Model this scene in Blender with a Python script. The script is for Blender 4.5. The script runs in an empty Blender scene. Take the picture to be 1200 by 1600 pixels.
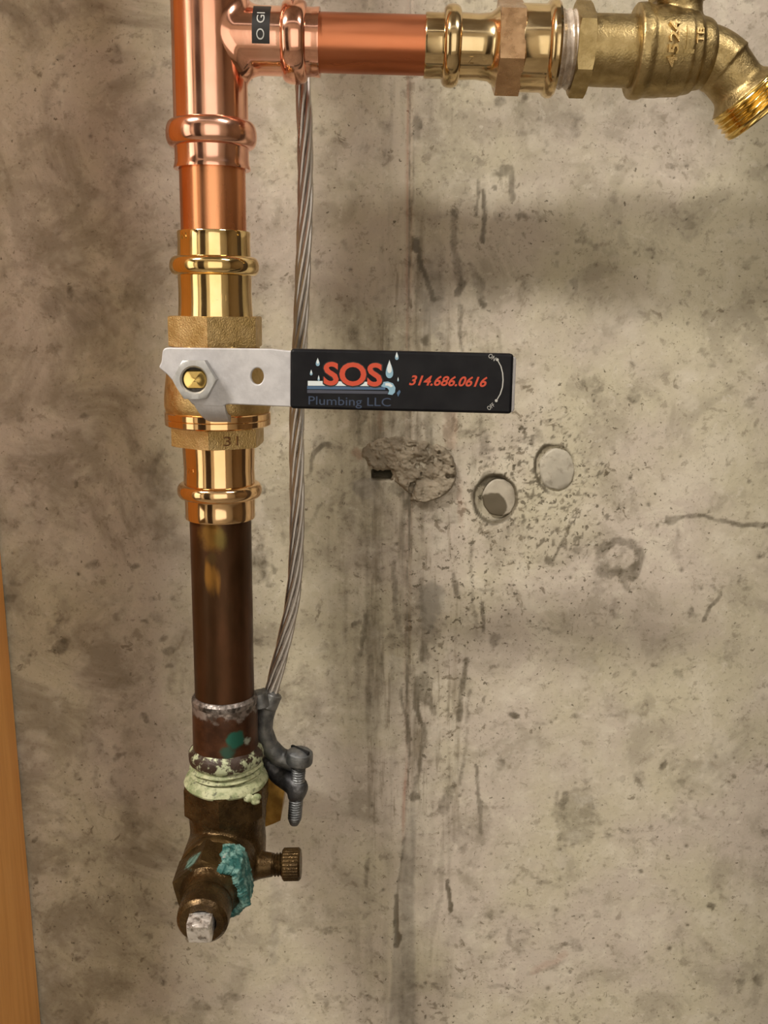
import bpy, bmesh, math, random
import numpy as np
from mathutils import Vector, Matrix, noise as mnoise

SC = bpy.context.scene
COL = SC.collection
random.seed(7)
PI = math.pi

# ------------------------------------------------------------------ camera
F = 1500.0                      # focal length in pixels of the 1200x1600 frame
TH = math.radians(12.0)         # pitch down
CAM = Vector((0.0, -0.504, 0.0))
FWD = Vector((0, math.cos(TH), -math.sin(TH)))
UP = Vector((0, math.sin(TH), math.cos(TH)))
cd = bpy.data.cameras.new('camera')
cd.sensor_fit = 'AUTO'
cd.sensor_width = 36.0
cd.lens = F / 1600.0 * 36.0
cd.clip_start = 0.01
cam = bpy.data.objects.new('camera', cd)
cam.location = CAM
cam.rotation_euler = (PI / 2 - TH, 0, 0)
COL.objects.link(cam)
SC.camera = cam

# ------------------------------------------------------------------ world, lamps, exposure
W = bpy.data.worlds.new('world')
SC.world = W
W.use_nodes = True
W.node_tree.nodes['Background'].inputs[0].default_value = (1.0, 0.92, 0.82, 1)
W.node_tree.nodes['Background'].inputs[1].default_value = 0.012


def lamp(name, loc, target, sx, sy, power, colour):
    ld = bpy.data.lights.new(name, 'AREA')
    ld.shape = 'RECTANGLE'
    ld.size = sx
    ld.size_y = sy
    ld.energy = power
    ld.color = colour
    o = bpy.data.objects.new(name, ld)
    o.location = loc
    o.rotation_euler = (Vector(target) - Vector(loc)).to_track_quat('-Z', 'Y').to_euler()
    COL.objects.link(o)
    return o


lamp('area_lamp', (0.80, -0.92, 1.18), (0.80, 0.0, -0.1), 0.50, 0.13, 10, (1.0, 0.93, 0.83))
lamp('area_lamp', (-0.95, -0.92, 1.18), (-0.95, 0.0, -0.1), 0.50, 0.13, 36, (1.0, 0.93, 0.83))
lamp('area_lamp', (0.1, -1.35, 1.2), (0.1, -1.68, 0.1), 2.6, 0.20, 2, (1.0, 0.93, 0.84))  # added fill strip behind the camera, brightens the front wall for reflections

SC.view_settings.view_transform = 'Standard'
SC.view_settings.look = 'None'
SC.view_settings.exposure = 0.0
SC.view_settings.gamma = 1.0
SC.view_settings.use_curve_mapping = False


# ------------------------------------------------------------------ image pixel helpers
def ray(px, py):
    return Vector(((px - 600) / F, 0, 0)) + UP * (-(py - 800) / F) + FWD


def at(px, py, y):
    """the point of the upright plane at depth y that the image pixel names"""
    d = ray(px, py)
    return CAM + d * ((y - CAM.y) / d.y)


def depth(p):
    return (p - CAM).dot(FWD)


def rad(px, p):
    """a half width measured in pixels, as metres at point p"""
    return px * depth(p) / F


class Axis:
    """a straight axis in space, given by two points"""
    def __init__(self, a, b, horizontal=False):
        self.a, self.b = a, b
        self.d = (b - a).normalized()
        self.h = horizontal
        ref = Vector((0, -1, 0))
        if abs(self.d.dot(ref)) > 0.9:
            ref = Vector((0, 0, 1))
        self.u = (ref - self.d * ref.dot(self.d)).normalized()   # theta = 0 faces the room
        self.v = self.d.cross(self.u)

    def s(self, q):
        """distance along the axis at image row (or column) q"""
        w = Vector((1, 0, 0)) if self.h else -UP
        c = (q - 600 if self.h else q - 800) / F
        k = w - FWD * c
        return -k.dot(self.a - CAM) / k.dot(self.d)

    def p(self, q):
        return self.a + self.d * self.s(q)

    def tr(self, q, half):
        p = self.p(q)
        return (self.s(q), rad(half, p))

    def prof(self, pts):
        return [self.tr(*x) for x in pts]


# ------------------------------------------------------------------ mesh helpers
class MB:
    def __init__(self):
        self.v, self.f = [], []

    def add(self, verts, faces):
        n = len(self.v)
        self.v += [tuple(x) for x in verts]
        self.f += [tuple(i + n for i in f) for f in faces]
        return self

    def rings(self, ax, rows, nseg, cap0=True, cap1=True):
        """rows: list of functions theta -> (t, r)"""
        vs, fs = [], []
        for fn in rows:
            for k in range(nseg):
                th = 2 * PI * k / nseg
                t, r = fn(th)
                vs.append(ax.a + ax.d * t + (ax.u * math.cos(th) + ax.v * math.sin(th)) * r)
        m = len(rows)
        for i in range(m - 1):
            for k in range(nseg):
                k2 = (k + 1) % nseg
                fs.append((i * nseg + k, i * nseg + k2, (i + 1) * nseg + k2, (i + 1) * nseg + k))
        if cap0:
            fs.append(tuple(range(nseg - 1, -1, -1)))
        if cap1:
            fs.append(tuple((m - 1) * nseg + k for k in range(nseg)))
        return self.add(vs, fs)

    def lathe(self, ax, prof, nseg=64, cap0=True, cap1=True, wob=0.0, seed=0.0):
        def mk(t, r):
            if wob == 0:
                return lambda th: (t, r)
            return lambda th: (t, r * (1 + wob * mnoise.noise(Vector((math.cos(th) * 2 + seed, math.sin(th) * 2, t * 160 + seed)))))
        return self.rings(ax, [mk(t, r) for t, r in prof], nseg, cap0, cap1)

    def hexa(self, ax, t0, t1, R, rot=0.0, ch=0.93, n=6, sub=6):
        seg = n * sub
        if t1 < t0:
            t0, t1 = t1, t0

        def hr(th):
            a = (th - rot + PI / n) % (2 * PI / n) - PI / n   # 0 at corner
            b = PI / n - abs(a)
            return R * math.cos(PI / n) / math.cos(b)
        rc = R * ch
        k = 0.55
        rows = [lambda th: (t0, min(hr(th), rc)), lambda th: (t0 + max(hr(th) - rc, 0) * k + 1e-5, hr(th)),
                lambda th: (t1 - max(hr(th) - rc, 0) * k - 1e-5, hr(th)), lambda th: (t1, min(hr(th), rc))]
        off = rot % (2 * PI / n)
        vs, fs = [], []
        ax2 = ax
        for fn in rows:
            for q in range(seg):
                th = off + 2 * PI * q / seg
                t, r = fn(th)
                vs.append(ax2.a + ax2.d * t + (ax2.u * math.cos(th) + ax2.v * math.sin(th)) * r)
        for i in range(3):
            for q in range(seg):
                q2 = (q + 1) % seg
                fs.append((i * seg + q, i * seg + q2, (i + 1) * seg + q2, (i + 1) * seg + q))
        fs.append(tuple(range(seg - 1, -1, -1)))
        fs.append(tuple(3 * seg + q for q in range(seg)))
        return self.add(vs, fs)

    def thread(self, ax, t0, t1, r, h, pitch, nseg=64, per=8, cap=True, wob=0.0, taper=0.0):
        n = max(2, int(abs(t1 - t0) / pitch * per))
        rows = []
        for i in range(n + 1):
            t = t0 + (t1 - t0) * i / n
            e = min(1.0, i / per, (n - i) / per)

            def fn(th, t=t, e=e, i=i):
                ph = (t / pitch - th / (2 * PI)) % 1.0
                tri = 1 - abs(2 * ph - 1)
                w = 1 + wob * mnoise.noise(Vector((math.cos(th) * 3, math.sin(th) * 3, t * 300)))
                return (t, (r + h * (tri - 0.5) * 2 * e) * w * (1 + taper * i / n))
            rows.append(fn)
        return self.rings(ax, rows, nseg, cap, cap)

    def tube(self, pts, r, nseg=12, rf=None):
        vs, fs = [], []
        n = len(pts)
        up = Vector((0, -1, 0.13)).normalized()
        for i, p in enumerate(pts):
            d = (pts[min(i + 1, n - 1)] - pts[max(i - 1, 0)]).normalized()
            a = (up - d * up.dot(d)).normalized()
            b = d.cross(a)
            rr = r if rf is None else r * rf(i / (n - 1))
            for k in range(nseg):
                th = 2 * PI * k / nseg
                vs.append(p + (a * math.cos(th) + b * math.sin(th)) * rr)
        for i in range(n - 1):
            for k in range(nseg):
                k2 = (k + 1) % nseg
                fs.append((i * nseg + k, i * nseg + k2, (i + 1) * nseg + k2, (i + 1) * nseg + k))
        fs.append(tuple(range(nseg - 1, -1, -1)))
        fs.append(tuple((n - 1) * nseg + k for k in range(nseg)))
        return self.add(vs, fs)

    def box(self, lo, hi):
        x0, y0, z0 = lo
        x1, y1, z1 = hi
        return self.add([(x0, y0, z0), (x1, y0, z0), (x1, y1, z0), (x0, y1, z0), (x0, y0, z1), (x1, y0, z1), (x1, y1, z1), (x0, y1, z1)],
                        [(0, 3, 2, 1), (4, 5, 6, 7), (0, 1, 5, 4), (1, 2, 6, 5), (2, 3, 7, 6), (3, 0, 4, 7)])

    def slab(self, pts, y0, y1, bevel=0.0):
        """a flat outline (points in the upright plane, seen from the room) given thickness from y0 (front) to y1 (back)"""
        n = len(pts)
        c = sum((Vector(p) for p in pts), Vector()) / n
        vs = []
        rows = [(y0, bevel), (y0 + bevel, 0), (y1 - bevel, 0), (y1, bevel)] if bevel else [(y0, 0), (y1, 0)]
        for y, b in rows:
            for i in range(n):
                p = Vector(pts[i])
                e1 = (Vector(pts[i]) - Vector(pts[i - 1]))
                e2 = (Vector(pts[(i + 1) % n]) - Vector(pts[i]))
                t = (e1.normalized() + e2.normalized())
                nn = Vector((-t.z, 0, t.x))
                if nn.length > 1e-9:
                    nn.normalize()
                if nn.dot(c - p) < 0 and b:
                    nn = -nn
                q = p + nn * b
                vs.append((q.x, y, q.z))
        fs = []
        for i in range(len(rows) - 1):
            for k in range(n):
                k2 = (k + 1) % n
                fs.append((i * n + k, i * n + k2, (i + 1) * n + k2, (i + 1) * n + k))
        fs.append(tuple(range(n - 1, -1, -1)))
        fs.append(tuple((len(rows) - 1) * n + k for k in range(n)))
        return self.add(vs, fs)

    def mesh(self, name, smooth=True, angle=32, base=Vector()):
        me = bpy.data.meshes.new(name)
        me.from_pydata([(x - base.x, y - base.y, z - base.z) for x, y, z in self.v], [], self.f)
        bm = bmesh.new()
        bm.from_mesh(me)
        bmesh.ops.remove_doubles(bm, verts=bm.verts, dist=1e-7)
        bmesh.ops.recalc_face_normals(bm, faces=bm.faces)
        lim = math.radians(angle)
        for f in bm.faces:
            f.smooth = smooth
        for e in bm.edges:
            if len(e.link_faces) == 2:
                e.smooth = e.calc_face_angle(0) < lim
        bm.to_mesh(me)
        bm.free()
        me.update()
        return me


def root_pos(o):
    while o.parent:
        o = o.parent
    return Vector(o.location)


def thing(name, label, cat, loc, group=None):
    o = bpy.data.objects.new(name, None)
    o.location = loc
    o.empty_display_size = 0.02
    o['label'] = label
    o['category'] = cat
    if group:
        o['group'] = group
    COL.objects.link(o)
    return o


def part(name, mb, mat, parent=None, label=None, smooth=True, angle=32):
    base = root_pos(parent) if parent else Vector()
    me = mb.mesh(name, smooth, angle, base) if isinstance(mb, MB) else mb
    if not isinstance(mb, MB):
        me.transform(Matrix.Translation(-base))
    me.materials.clear()
    me.materials.append(mat)
    o = bpy.data.objects.new(name, me)
    COL.objects.link(o)
    if parent:
        o.parent = parent
    if label:
        o['label'] = label
    return o


def struct(name, mb, mat, smooth=False):
    o = part(name, mb, mat, None, None, smooth)
    o['kind'] = 'structure'
    return o


def evaluated(me, mods):
    """bake modifiers into a new mesh"""
    o = bpy.data.objects.new('tmp', me)
    COL.objects.link(o)
    for kind, props in mods:
        m = o.modifiers.new(kind, kind)
        for k, v in props.items():
            setattr(m, k, v)
    dg = bpy.context.evaluated_depsgraph_get()
    dg.update()
    out = bpy.data.meshes.new_from_object(o.evaluated_get(dg))
    bpy.data.objects.remove(o)
    return out


def cast(mb, voxel=0.0007, smooth=4):
    """melt overlapping solids into one cast skin"""
    me = mb.mesh('cast')
    out = evaluated(me, [('REMESH', dict(mode='VOXEL', voxel_size=voxel, use_smooth_shade=True)),
                         ('SMOOTH', dict(factor=0.5, iterations=smooth))])
    for p in out.polygons:
        p.use_smooth = True
    return out


def text_mesh(s, extrude=0.0, offset=0.0, shear=0.0, res=4):
    cu = bpy.data.curves.new('txt', 'FONT')
    cu.body = s
    cu.size = 1.0
    cu.extrude = extrude
    cu.offset = offset
    cu.shear = shear
    cu.resolution_u = res
    o = bpy.data.objects.new('txt', cu)
    COL.objects.link(o)
    dg = bpy.context.evaluated_depsgraph_get()
    dg.update()
    me = bpy.data.meshes.new_from_object(o.evaluated_get(dg))
    bpy.data.objects.remove(o)
    return me


def fit_text(s, origin, xdir, ydir, w, h, thick=0.0, offset=0.0, shear=0.0, ndir=None):
    """text stretched into a w x h box whose lower left corner is origin"""
    me = text_mesh(s, 0.02 if thick else 0.0, offset, shear)
    co = np.empty(len(me.vertices) * 3, 'f')
    me.vertices.foreach_get('co', co)
    co = co.reshape(-1, 3)
    lo, hi = co.min(0), co.max(0)
    n = ndir if ndir else xdir.cross(ydir)
    k = (co - lo) / np.maximum(hi - lo, 1e-6)
    zz = k[:, 2:3] * thick if thick else np.zeros((len(co), 1))
    P = np.array(origin)[None] + k[:, 0:1] * w * np.array(xdir)[None] + k[:, 1:2] * h * np.array(ydir)[None] + zz * np.array(n)[None]
    me.vertices.foreach_set('co', P.astype('f').ravel())
    me.update()
    return me


# ------------------------------------------------------------------ materials
class NT:
    def __init__(self, name):
        self.m = bpy.data.materials.new(name)
        self.m.use_nodes = True
        self.t = self.m.node_tree
        self.b = self.t.nodes['Principled BSDF']

    def n(self, kind, **kw):
        x = self.t.nodes.new(kind)
        for k, v in kw.items():
            setattr(x, k, v)
        return x

    def link(self, a, b):
        self.t.links.new(a, b)

    def set(self, name, v):
        s = self.b.inputs[name]
        if hasattr(v, 'is_linked') or isinstance(v, bpy.types.NodeSocket):
            self.link(v, s)
        else:
            s.default_value = (*v, 1) if isinstance(v, tuple) and len(v) == 3 else v

    def coord(self, scale=(1, 1, 1)):
        c = self.n('ShaderNodeTexCoord')
        mp = self.n('ShaderNodeMapping')
        mp.inputs['Scale'].default_value = scale
        self.link(c.outputs['Object'], mp.inputs[0])
        return mp.outputs[0]

    def noise(self, vec, scale, detail=4, rough=0.55, dist=0.0):
        x = self.n('ShaderNodeTexNoise')
        x.inputs['Scale'].default_value = scale
        x.inputs['Detail'].default_value = detail
        x.inputs['Roughness'].default_value = rough
        x.inputs['Distortion'].default_value = dist
        self.link(vec, x.inputs['Vector'])
        return x.outputs['Fac']

    def ramp(self, fac, lo, hi, a=0.0, b=1.0):
        x = self.n('ShaderNodeMapRange')
        x.interpolation_type = 'SMOOTHSTEP'
        x.inputs[1].default_value = lo
        x.inputs[2].default_value = hi
        x.inputs[3].default_value = a
        x.inputs[4].default_value = b
        self.link(fac, x.inputs[0])
        return x.outputs[0]

    def mix(self, fac, a, b, mode='MIX'):
        x = self.n('ShaderNodeMix', data_type='RGBA', blend_type=mode)
        for v, i in ((fac, 0), (a, 6), (b, 7)):
            if isinstance(v, bpy.types.NodeSocket):
                self.link(v, x.inputs[i])
            elif i == 0:
                x.inputs[0].default_value = v
            else:
                x.inputs[i].default_value = (*v, 1)
        return x.outputs[2]

    def math(self, op, a, b=0.0):
        x = self.n('ShaderNodeMath', operation=op)
        for i, v in enumerate((a, b)):
            if isinstance(v, bpy.types.NodeSocket):
                self.link(v, x.inputs[i])
            else:
                x.inputs[i].default_value = v
        return x.outputs[0]

    def bump(self, h, strength, dist=0.001):
        x = self.n('ShaderNodeBump')
        x.inputs['Strength'].default_value = strength
        x.inputs['Distance'].default_value = dist
        self.link(h, x.inputs['Height'])
        self.link(x.outputs[0], self.b.inputs['Normal'])

    def near(self, point, base, radius, soft=0.5, warp=0.5, nscale=150, sc=(1, 1, 1)):
        """a blotch of its own shape around a place on the thing"""
        c = self.coord(sc)
        d = self.n('ShaderNodeVectorMath', operation='DISTANCE')
        self.link(c, d.inputs[0])
        d.inputs[1].default_value = (Vector(point) - Vector(base)) * Vector(sc)
        nz = self.noise(c, nscale, 5, 0.6)
        e = self.math('ADD', self.math('DIVIDE', d.outputs['Value'], radius), self.math('MULTIPLY', self.math('SUBTRACT', nz, 0.5), warp * 2))
        return self.ramp(e, 1 - soft, 1 + soft * 0.4, 1.0, 0.0)


def metal(name, c1, c2, rough=0.2, var=0.08, scale=60, stretch=(1, 1, 1), bump=0.05, bscale=300, metallic=1.0, bd=0.0006, coat=0.0):
    m = NT(name)
    c = m.coord(stretch)
    n1 = m.noise(c, scale, 5, 0.6)
    m.set('Base Color', m.mix(m.ramp(n1, 0.35, 0.68), c1, c2))
    n2 = m.noise(c, scale * 2.3, 4)
    m.set('Roughness', m.ramp(n2, 0.3, 0.7, rough - var, rough + var))
    m.set('Metallic', metallic)
    if bump:
        m.bump(m.noise(c, bscale, 3), bump, bd)
    if coat:
        m.set('Coat Weight', coat)
    return m.m


def plain(name, col, rough=0.5, metallic=0.0):
    m = NT(name)
    m.set('Base Color', col)
    m.set('Roughness', rough)
    m.set('Metallic', metallic)
    return m.m


M = {}
M['copper'] = metal('bright_copper', (0.90, 0.45, 0.31), (0.96, 0.56, 0.42), 0.15, 0.05, 30, (1, 1, 0.5), 0.06, 120)
M['copper_pipe'] = metal('drawn_copper', (0.74, 0.27, 0.11), (0.83, 0.38, 0.19), 0.25, 0.07, 30, (1, 1, 0.15), 0.05, 200)
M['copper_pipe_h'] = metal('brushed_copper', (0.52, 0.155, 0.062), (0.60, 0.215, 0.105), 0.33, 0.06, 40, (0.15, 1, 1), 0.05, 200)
M['brass'] = metal('polished_brass', (0.86, 0.62, 0.27), (0.94, 0.74, 0.40), 0.09, 0.04, 25, (1, 1, 1), 0.04, 110)
M['brass_red'] = metal('polished_bronze', (0.86, 0.55, 0.27), (0.94, 0.66, 0.38), 0.10, 0.04, 25, (1, 1, 1), 0.04, 110)
M['brass_cast'] = metal('cast_brass', (0.56, 0.39, 0.16), (0.72, 0.53, 0.26), 0.40, 0.08, 120, (1, 1, 1), 0.5, 1500, 1.0, 0.0005)
M['brass_pale'] = metal('plated_brass', (0.62, 0.46, 0.24), (0.74, 0.58, 0.34), 0.14, 0.05, 40, (1, 1, 1), 0.04, 110)
M['brass_hex'] = metal('dull_bronze', (0.44, 0.27, 0.15), (0.58, 0.38, 0.22), 0.28, 0.08, 90, (1, 1, 1), 0.12, 500)
M['bib'] = metal('sandcast_brass', (0.34, 0.25, 0.11), (0.47, 0.36, 0.18), 0.42, 0.08, 150, (1, 1, 1), 0.45, 1100, 1.0, 0.0004)
M['brass_thread'] = metal('cut_brass', (0.80, 0.55, 0.16), (0.88, 0.66, 0.25), 0.18, 0.05, 60, (1, 1, 1), 0.03, 300)
M['cable'] = metal('tinned_wire', (0.55, 0.52, 0.50), (0.72, 0.69, 0.66), 0.34, 0.08, 80, (1, 1, 0.2), 0.08, 400)
M['zinc'] = metal('grey_zinc', (0.12, 0.125, 0.13), (0.28, 0.285, 0.29), 0.5, 0.1, 120, (1, 1, 1), 0.35, 700, 0.8)
M['zinc_dark'] = metal('dark_zinc', (0.06, 0.06, 0.065), (0.15, 0.15, 0.155), 0.5, 0.1, 150, (1, 1, 1), 0.35, 700, 0.8)
M['handle'] = metal('grey_handle', (0.46, 0.45, 0.465), (0.56, 0.55, 0.565), 0.5, 0.06, 150, (1, 1, 1), 0.12, 900, 0.25)
M['nut'] = metal('grey_nut', (0.40, 0.40, 0.40), (0.50, 0.495, 0.485), 0.42, 0.06, 150, (1, 1, 1), 0.10, 900, 0.4)
M['tape'] = metal('thread_tape', (0.42, 0.34, 0.27), (0.66, 0.58, 0.50), 0.28, 0.05, 120, (1, 1, 1), 0.3, 500, 0.2)
M['grip'] = metal('black_vinyl', (0.006, 0.006, 0.008), (0.011, 0.011, 0.013), 0.42, 0.06, 60, (1, 1, 1), 0.06, 200, 0.0)
M['grip'].node_tree.nodes['Principled BSDF'].inputs['Specular IOR Level'].default_value = 0.14
M['ink_red'] = plain('red_ink', (0.50, 0.055, 0.020), 0.45)
M['ink_white'] = plain('white_ink', (0.62, 0.68, 0.70), 0.4)
M['ink_grey'] = plain('grey_ink', (0.42, 0.42, 0.40), 0.4)
M['ink_sky'] = plain('pale_blue_ink', (0.22, 0.38, 0.50), 0.4)
M['ink_blue'] = plain('blue_ink', (0.045, 0.10, 0.19), 0.4)
M['ink_navy'] = plain('navy_ink', (0.022, 0.04, 0.085), 0.4)
M['ink_steel'] = plain('steel_ink', (0.045, 0.05, 0.075), 0.4)
M['ink_black'] = plain('black_ink', (0.008, 0.007, 0.007), 0.4)
M['black'] = plain('slot_shade_black', (0.004, 0.004, 0.004), 0.9)

# ------------------------------------------------------------------ concrete wall: noise fields
rng = np.random.default_rng(3)


def vnoise(x, y, seed):
    r = np.random.default_rng(seed).random((256, 256)).astype('f')
    xi, yi = np.floor(x).astype(int), np.floor(y).astype(int)
    fx, fy = x - xi, y - yi
    fx, fy = fx * fx * (3 - 2 * fx), fy * fy * (3 - 2 * fy)
    a, b = r[yi & 255, xi & 255], r[yi & 255, (xi + 1) & 255]
    c, d = r[(yi + 1) & 255, xi & 255], r[(yi + 1) & 255, (xi + 1) & 255]
    return (a * (1 - fx) + b * fx) * (1 - fy) + (c * (1 - fx) + d * fx) * fy


def fbm(x, y, seed, octv=4, g=0.5):
    s, amp, tot = 0, 1.0, 0
    for i in range(octv):
        s = s + amp * vnoise(x * 2 ** i + 17 * i, y * 2 ** i + 31 * i, seed + i)
        tot += amp
        amp *= g
    return s / tot


def sstep(a, b, x):
    t = np.clip((x - a) / (b - a), 0, 1)
    return t * t * (3 - 2 * t)


fx = np.linspace(-0.33, 0.33, 700)
fz = np.linspace(-0.49, 0.21, 742)
XS = np.concatenate([[-1.6, -1.2, -0.8, -0.5, -0.4], fx, [0.4, 0.5, 0.8, 1.2, 1.9]])
ZS = np.concatenate([[-1.1, -0.9, -0.7, -0.55], fz, [0.26, 0.35, 0.5, 0.8, 1.25]])
X, Z = np.meshgrid(XS, ZS)
# camera projection: every point of the wall gets its image row and column
Dz = (0 - CAM.y) * math.cos(TH) - Z * math.sin(TH)
U = 600 + F * X / Dz
V = 800 - F * (Z * math.cos(TH) + (0 - CAM.y) * math.sin(TH)) / Dz
out = (Dz < 0.05)
U = np.where(out, 9999, U)
V = np.where(out, 9999, V)
U = np.clip(U, -4000, 6000)
V = np.clip(V, -4000, 6000)
# wandering of stain outlines
wu = U + 26 * (fbm(U / 55, V / 55, 11, 4) - 0.5) + 10 * (fbm(U / 14, V / 14, 21, 3) - 0.5)
wv = V + 30 * (fbm(U / 55, V / 65, 31, 4) - 0.5) + 12 * (fbm(U / 14, V / 18, 41, 3) - 0.5)
speck = fbm(U / 7, V / 7, 51, 3)
drag = fbm(U / 9, V / 130, 61, 4)          # streaky, upright
stain_shade = np.zeros_like(U)  # stain marks, plus some cast shade painted in
grey = np.zeros_like(U)
pale = np.zeros_like(U)
rust = np.zeros_like(U)
H = np.zeros_like(U)                        # relief towards the room, metres


def put(layer, m):
    np.maximum(layer, m, out=layer)


def blob(layer, x, y, rx, ry, s, rot=0.0, soft=0.45, rough=0.35):
    c, n = math.cos(rot), math.sin(rot)
    dx, dy = wu - x, wv - y
    d = np.sqrt(((dx * c + dy * n) / rx) ** 2 + ((-dx * n + dy * c) / ry) ** 2)
    d = d + rough * (speck - 0.5) * 1.6
    put(layer, s * (1 - sstep(1 - soft, 1 + soft * 0.5, d)))


def path(layer, pts, w, s, soft=0.6, rough=0.5, wob=0.5):
    best = np.full_like(U, 1e9)
    uu, vv = U + (wu - U) * wob, V + (wv - V) * wob
    for (x0, y0), (x1, y1) in zip(pts[:-1], pts[1:]):
        dx, dy = x1 - x0, y1 - y0
        t = np.clip(((uu - x0) * dx + (vv - y0) * dy) / (dx * dx + dy * dy), 0, 1)
        best = np.minimum(best, np.hypot(uu - x0 - t * dx, vv - y0 - t * dy))
    d = best / w + rough * (speck - 0.5) * 1.6
    put(layer, s * (1 - sstep(1 - soft, 1 + soft * 0.6, d)))


def ring(layer, x, y, rx, ry, w, s, a0=-PI, a1=PI, wob=1.0):
    uu, vv = U + (wu - U) * wob, V + (wv - V) * wob
    dx, dy = (uu - x) / rx, (vv - y) / ry
    d = np.abs(np.hypot(dx, dy) - 1) * min(rx, ry) / w + 0.5 * (speck - 0.5)
    ang = np.arctan2(dy, dx)
    mid, half = (a0 + a1) / 2, (a1 - a0) / 2
    da = np.abs((ang - mid + PI) % (2 * PI) - PI)
    m = (1 - sstep(0.5, 1.2, d)) * (1 - sstep(half - 0.15, half + 0.25, da))
    put(layer, s * m)


# the joint between two formwork boards
jx = np.interp(V, [-300, 130, 500, 780, 900, 1060, 1180, 1260, 1310, 1400, 1480, 1900], [642, 641, 640, 640, 638, 636, 640, 635, 633, 620, 617, 615])
jx = jx + 3 * (fbm(V / 60, V * 0, 71, 3) - 0.5)
dj = U - jx
jvis = np.interp(V, [100, 500, 780, 1080, 1200, 1330, 1420, 1500], [0.55, 0.75, 0.95, 0.9, 0.6, 0.4, 0.5, 0.0])
put(stain_shade, np.exp(-(dj / 2.0) ** 2) * jvis)
H += -0.0011 * np.exp(-(dj / 2.2) ** 2) * np.clip(jvis, 0, 1)
H += 0.0005 * (sstep(0, 3, dj) - sstep(60, 260, dj)) * (1 - sstep(1150, 1350, V))
put(rust, np.exp(-((dj + 3.5) / 2.6) ** 2) * np.interp(V, [100, 140, 470, 560, 640, 1180, 1230, 1290, 1320], [0.3, 0.9, 0.75, 0.5, 0.3, 0.25, 0.85, 0.8, 0]) * (0.5 + fbm(V / 20, U / 30, 81, 3)))
put(stain_shade, 0.30 * (sstep(0, 8, dj) * (1 - sstep(30, 95, dj))) * (0.4 + 1.2 * drag))
put(stain_shade, 0.22 * (sstep(-150, -20, dj) * (1 - sstep(60, 150, dj))) * sstep(0.42, 0.66, drag) * 1.4)
# grey film that widens at the foot of the joint
lf = np.interp(V, [1290, 1330, 1400, 1500, 1600, 1900], [634, 629, 622, 611, 608, 600])
rt = np.interp(V, [1190, 1290, 1600, 1900], [648, 650, 649, 650])
put(grey, 0.75 * sstep(-4, 3, wu * 0.3 + U * 0.7 - lf) * (1 - sstep(-3, 4, wu * 0.3 + U * 0.7 - rt)) * sstep(1200, 1300, V) * (0.75 + 0.5 * (drag - 0.5)))
path(stain_shade, [(620, 1400), (619, 1440), (618, 1480)], 4, 1.0, wob=0.2)
blob(stain_shade, 619, 1472, 5, 12, 1.0)
H += -0.002 * np.exp(-((U - 618.5) / 3.5) ** 2 - ((V - 1460) / 24) ** 2)
path(stain_shade, [(633, 1310), (622, 1400)], 2, 0.5, wob=0.3)
# above the lever
blob(stain_shade, 650, 186, 9, 14, 0.75)
blob(stain_shade, 652, 207, 8, 14, 0.55)
path(stain_shade, [(645, 190), (644, 330), (643, 420)], 3, 0.5)
blob(stain_shade, 690, 225, 26, 34, 0.28)
blob(stain_shade, 606, 240, 5, 12, 0.45)
blob(stain_shade, 788, 265, 19, 12, 0.7)
path(stain_shade, [(798, 262), (799, 285), (800, 312)], 6, 0.75)
path(stain_shade, [(776, 262), (785, 300)], 3, 0.4)
blob(stain_shade, 771, 296, 5, 5, 0.9)
blob(stain_shade, 810, 293, 3, 3, 0.7)
path(stain_shade, [(747, 282), (746, 310), (743, 335)], 3, 0.7)
path(stain_shade, [(754, 296), (756, 340), (756, 376)], 3.5, 0.85)
blob(stain_shade, 784, 163, 12, 10, 0.5)
blob(stain_shade, 823, 161, 5, 8, 0.5)
blob(grey, 720, 270, 50, 60, 0.25)
path(stain_shade, [(652, 375), (658, 410), (666, 440), (675, 470)], 5, 0.8)
blob(stain_shade, 652, 380, 7, 12, 0.9)
blob(grey, 672, 470, 26, 80, 0.6, soft=0.6)
path(stain_shade, [(710, 330), (713, 400), (714, 440)], 9, 0.5)
blob(stain_shade, 714, 450, 7, 16, 0.75)
path(stain_shade, [(718, 480), (718, 550)], 4.5, 0.6)
blob(stain_shade, 744, 445, 13, 38, 0.55, rot=-0.2)
blob(stain_shade, 752, 472, 10, 8, 0.8)
blob(stain_shade, 607, 532, 6, 7, 0.6)
blob(stain_shade, 663, 539, 9, 9, 0.8)
path(stain_shade, [(680, 340), (690, 420)], 12, 0.35)
path(stain_shade, [(780, 510), (782, 555)], 4, 0.35)
blob(stain_shade, 822, 445, 8, 12, 0.3)
blob(stain_shade, 1000, 480, 18, 22, 0.22)
for i in range(26):
    x = random.uniform(560, 790)
    y = random.uniform(430, 700)
    path(stain_shade, [(x, y), (x + random.uniform(-4, 4), y + random.uniform(30, 120))], random.uniform(2, 5), random.uniform(0.15, 0.4))
put(stain_shade, 0.44 * sstep(440, 560, U) * (1 - sstep(640, 760, U)) * sstep(360, 520, V) * (1 - sstep(1050, 1280, V)) * (0.35 + 1.1 * drag))  # broad brown tint painting in the pipe and lever shadow
put(stain_shade, 0.30 * sstep(0.52, 0.75, fbm(U / 90, V / 90, 141, 5, 0.6)) * (1 - 0.5 * sstep(700, 900, U)))
put(stain_shade, 0.42 * sstep(0.62, 0.78, fbm(U / 30, V / 26, 151, 5, 0.62)))
put(pale, 0.5 * sstep(0.60, 0.80, fbm(U / 45, V / 45, 161, 5, 0.6)))
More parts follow.
